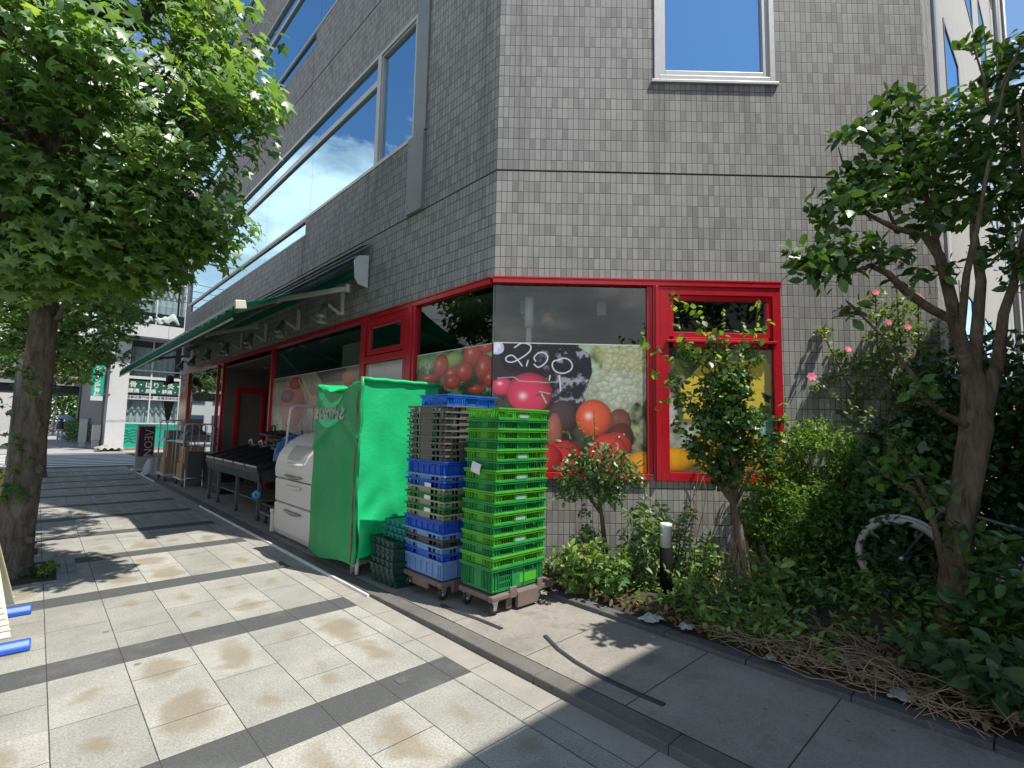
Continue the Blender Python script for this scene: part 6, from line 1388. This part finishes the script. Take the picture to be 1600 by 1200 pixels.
def curt(x0,x1,z0,z1,gather=0):
    def f(u,v):
        c=(x0+x1)/2;wd=(x1-x0)*(1-gather*v);return (c+wd*(u-.5),CYF+.35+.05*math.sin(u*46),z0+(z1-z0)*v)
    return MB().grid(f,90,3)
for k in range(4):curt(3.1+k*2.3,5.3+k*2.3,1.42,2.72,.18).build('curtain',M_cur,cl)
for k in range(4):curt(3.5+k*2.3,5.5+k*2.3,4.0,5.6).build('curtain',M_cur,cl)
for k in range(4):curt(3.2+k*2.3,5.4+k*2.3,7.6,10.2).build('curtain',M_cur,cl)
b=MB();b.box(2.98,4.1,CYF-.12,CYF-.02,.14,1.36);b.box(4.12,12.5,CYF-.06,CYF-.02,.14,1.36);bp=b.build('base_panel',M_sgreen,cl)
b=MB()
for k in range(5):b.tube([(3.1+.9*i/12,CYF-.13,.45+.15*k+.05*math.sin(i*1.1+k)) for i in range(13)],.012,4)
b.build('panel_pattern',M_sdark,cl)
MB().box(2.98,12.5,CYF-.3,CYF+.0,-.05,.13).build('plinth',surf('tan_plinth',(.42,.30,.2),.8),cl)
b=MB()
for k,(x,z,s) in enumerate(((3.9,6.95,.25),(4.6,6.95,.3),(5.0,7.05,.35))):b.grid(lambda u,v:(x+s*2.4*(u-.5),CYF-.5+s*(v-.5),z+s*1.2*math.sin(math.pi*u)**.6*math.sin(math.pi*v)**.6+.1*math.sin(u*9+k)),12,8)
tag(b.build('laundry_bundle',clothmat('laundry',(.6,.61,.6),.8,.1)),'white bundles lying on the first floor balcony of the clinic','bundle')
t=thing('hanging_sign','green vertical sign with white letters on the corner of the clinic','sign',(2.12,33.0,2.55))
MB().box(1.88,2.36,32.92,33.08,2.60,4.34).build('panel',M_sgreen,t);MB().box(1.88,2.36,32.915,33.085,2.54,2.76).build('white_foot_band',M_cpan,t);b=MB();b.bar((2.36,33,4.1),(2.72,33.3,4.1),.04);b.bar((2.36,33,2.9),(2.72,33.3,2.9),.04);b.build('bracket',M_dgrey,t)
for i,c_ in enumerate('シャイン接骨院'):lettering(c_,.25,M_let,t,(1.98,32.912,4.05-.225*i),(1,0,0),(0,0,1),.001,bold=.006)
lettering('電話予約',.09,M_let,t,(2.30,32.912,4.26),(0,0,-1),(1,0,0),.001)
b=MB();b.box(2.25,2.62,35.8,36.1,.42,1.28);b.box(2.28,2.6,35.9,36.05,0,.42);tag(b.build('meter_box',surf('ivory_box',(.62,.60,.55),.5),bevel=.02),'ivory utility box standing beside the clinic pillar','utility box')
b=MB();b.box(1.75,2.1,37,37.1,.3,1.6);b.box(1.8,2.05,37.0,37.05,0,.3);tag(b.build('notice_board',surf('board_white',(.5,.55,.55),.5)),'small white notice board left of the ivory utility box','notice board')
b=MB();b.grid(lambda u,v:(2.2+1.1*u,31.6+1.6*v+.3*math.sin(u*3),.14+.16*math.sin(math.pi*u)*math.sin(math.pi*v)+.05*math.sin(u*25+v*9)),20,14);tag(b.build('tarpaulin',clothmat('grey_tarp',(.34,.33,.31),.7,0)),'crumpled pale tarpaulin lying at the foot of the clinic pillar','tarpaulin')
# rail viaduct
M_conc=surf('viaduct_concrete',(.36,.33,.28),.85,var=.1,sc=.4,dirt=.5,dirtcol=(.2,.16,.12));M_gird=surf('girder_grey',(.25,.255,.265),.6);M_rust=surf('rusty_band',(.30,.16,.11),.7,var=.3,sc=1)
vd=thing('rail_viaduct','long concrete railway viaduct crossing over the street in the distance','viaduct',(-5,63,0))
MB().box(-40,30,61,67,5.35,7.6).build('parapet',M_conc,vd);MB().box(-40,30,60.9,67.1,4.62,5.33).build('girder',M_gird,vd);MB().box(-40,30,60.8,60.98,5.15,5.34).build('rust_band',M_rust,vd)
MB().box(-40,30,61.4,66.6,3.95,4.6).build('girder',M_dark,vd)
for x in (4.0,12,20,-14,-24):MB().box(x,x+1.6,61.5,66.5,-.1,3.95).build('pier',M_conc,vd)
b=MB();b.prism([(3.2,60.5,0),(6,60.5,0),(6,60.5,4.4),(4.6,60.5,4.4)],(0,.8,0));b.build('abutment',M_conc,vd)
def hedge(x0,x1,y0,y1,z1,n,label,mt,sz,seed):
    g=np.random.default_rng(seed);P=np.stack([g.uniform(x0,x1,n),g.uniform(y0,y1,n),g.uniform(0,1,n)**.7*z1],1);return tag(foliage('hedge',P,sz,'oval',mt,None,seed,.7),label,'hedge')
hedge(1.55,2.6,42,56,1.5,2600,'dark clipped hedge beside the far pavement',L_dark,.16,201)
hedge(-1.5,3.5,72,76,5.0,2200,'green trees seen through the opening under the viaduct',L_maple2,.4,202)
b=MB();b.box(2.62,3.1,36.4,60,-.1,7);b.box(3.1,12,46,60,-.1,9);tag(b.build('grey_annex',surf('annex_grey',(.20,.20,.205),.8,var=.08,sc=.8)),'dark grey plain building between clinic and viaduct','building')
# person with parasol
pb=np.array((1.25,47.5,0.));pe=thing('person','person in pale trousers walking away under a light blue parasol','person',pb)
me=D.meshes.new('body');vv=[(0,0,.85),(0,0,1.05),(0,0,1.30),(0,0,1.42),(0,.01,1.56),(.09,0,.82),(.10,-.05,.45),(.10,.03,.06),(.10,-.10,.03),(-.09,0,.82),(-.10,.10,.47),(-.10,.18,.08),(-.10,.06,.03),(.18,0,1.34),(.24,.02,1.08),(.16,-.14,1.12),(-.18,0,1.34),(-.24,.0,1.08),(-.24,-.08,.86)]
ee=[(0,1),(1,2),(2,3),(3,4),(0,5),(5,6),(6,7),(7,8),(0,9),(9,10),(10,11),(11,12),(2,13),(13,14),(14,15),(2,16),(16,17),(17,18)]
me.from_pydata(vv,ee,[]);bo=D.objects.new('body',me);COL.objects.link(bo);bo.parent=pe;me.materials.append(surf('pale_clothes',(.5,.5,.5),.8))
sk=bo.modifiers.new('skin','SKIN');rr=[.13,.12,.14,.06,.10,.09,.07,.05,.04,.09,.07,.05,.04,.06,.045,.035,.06,.045,.035]
for v_,q in zip(me.skin_vertices[0].data,rr):v_.radius=(q,q)
me.skin_vertices[0].data[0].use_root=True;bo.modifiers.new('sub','SUBSURF').levels=1
b=MB().lathe([(0,.12),(.06,.11),(.115,.03),(.12,-.04),(.09,-.10)],pb+(0,-.01,1.58),(0,0,1),12);b.build('hair',M_dark,pe)
b=MB().lathe([(.20,-.25),(.19,.0),(.16,.25),(.06,.32)],pb+(0,0,1.12),(0,0,1),12);b.build('shirt',surf('dark_shirt',(.05,.06,.10),.8),pe)
um=thing('parasol','light blue parasol held by the walking person','parasol',pb+(.25,0,1.6));b=MB();c=pb+np.array((.28,0,1.50));ax_=(.35,0,1)
b.lathe([(.62,.0),(.52,.16),(.34,.27),(.12,.33),(0,.34)],c,ax_,16);b.build('canopy',clothmat('parasol_cloth',(.28,.38,.55),.6,.2),um);b=MB();b.tube([c+np.array((-.12,0,-.35)),c+np.array((.11,0,.36))],.01,6);b.build('shaft',M_steel,um)
# poles, lamp, cables
for x,y,h,lab in ((2.35,52,9,'thin dark pole beside the hanging green sign'),(1.25,66,8,'pale post under the viaduct opening'),(-.55,23.5,7,'grey street pole behind the near trunk')):
    b=MB().tube([(x,y,-.05),(x,y,h)],.07 if x>1 else .09,10);b.box(x-.1,x+.1,y-.1,y+.1,-.02,.3);tag(b.build('pole',M_dgrey if x!=1.25 else M_cpan),lab,'pole')
b=MB()
for k,(z0,z1) in enumerate(((9.4,9.0),(8.9,8.5),(8.3,8.1),(7.6,7.6))):b.tube([(-14+22*i/12,30-.5*k,z0+(z1-z0)*i/12-.5*math.sin(math.pi*i/12)) for i in range(13)],.014,5)
tag(b.build('power_cable',M_dark),'four sagging black overhead cables above the side road','cable')
# traffic: one pale van far beyond the viaduct
vn=thing('parked_van','small white van parked far away under the viaduct','van',(.2,80,0));b=MB();b.prism([(-.6,79,.35),(1.1,79,.35),(1.1,79,1.2),(.95,79,2.0),(-.45,79,2.0),(-.6,79,1.2)],(0,4,0));b.build('body',M_cpan,vn,bevel=.06)
MB().box(-.4,.9,78.985,78.995,1.25,1.85).build('rear_window',M_dark,vn)
for x in (-.5,.9):MB().lathe([(0,-.1),(.32,-.1),(.32,.1),(0,.1)],(x,79.7,.32),(1,0,0),16).build('wheel',M_tyre,vn)
# buildings on the far side of the main street and behind the photographer (they shade and are mirrored in the glass)
def block(name,label,x0,x1,y0,y1,h,mt,side,nz=3):
    t=thing(name,label,'building',((x0+x1)/2,(y0+y1)/2,-.1));MB().box(x0,x1,y0,y1,-.1,h).build('wall',mt,t)
    b=MB();gl=MB()
    for k in range(nz):
        z=1.0+k*(h-1)/nz;n=int(((y1-y0) if side in 'ew' else (x1-x0))/3)
        for i in range(n):
            if side=='e':b.box(x1,x1+.06,y0+.6+3*i,y0+2.6+3*i,z,z+1.7);gl.box(x1+.06,x1+.065,y0+.7+3*i,y0+2.5+3*i,z+.1,z+1.6)
            elif side=='s':b.box(x0+.6+3*i,x0+2.6+3*i,y0-.06,y0,z,z+1.7);gl.box(x0+.7+3*i,x0+2.5+3*i,y0-.065,y0-.06,z+.1,z+1.6)
            else:b.box(x0+.6+3*i,x0+2.6+3*i,y1,y1+.06,z,z+1.7);gl.box(x0+.7+3*i,x0+2.5+3*i,y1+.06,y1+.065,z+.1,z+1.6)
    w_=b.build('window',M_alud,t);gl.build('pane',M_mir,w_);return t
block('street_building','low cream building on the opposite side of the main street',-30,-19,8,24,7.5,surf('cream_wall',(.45,.42,.36),.8),'e',2)
block('street_building','low grey building on the opposite side of the main street',-30,-19,25,46,6.0,surf('pale_grey_wall',(.40,.40,.40),.8),'e',2)
block('street_building','pale block with small windows straight down the street under the viaduct',-16,-1.1,92,100,11,surf('far_wall2',(.46,.45,.43),.8),'s',3)
block('street_building','row of pale offices far down the street beyond the viaduct',-60,-9,104,118,14,surf('far_wall',(.42,.42,.41),.8),'s',3)
block('street_building','grey block far down the street to the right of the viaduct opening',5,40,108,120,16,surf('far_wall_grey',(.33,.33,.34),.8),'s',3)
block('street_building','two storey pale house next door beyond the planter',2.80,9.5,-16,-1.62,8.0,surf('shade_house_wall',(.30,.285,.265),.8),'n',2)  # block out of view, placed and sized to throw the foreground shadow
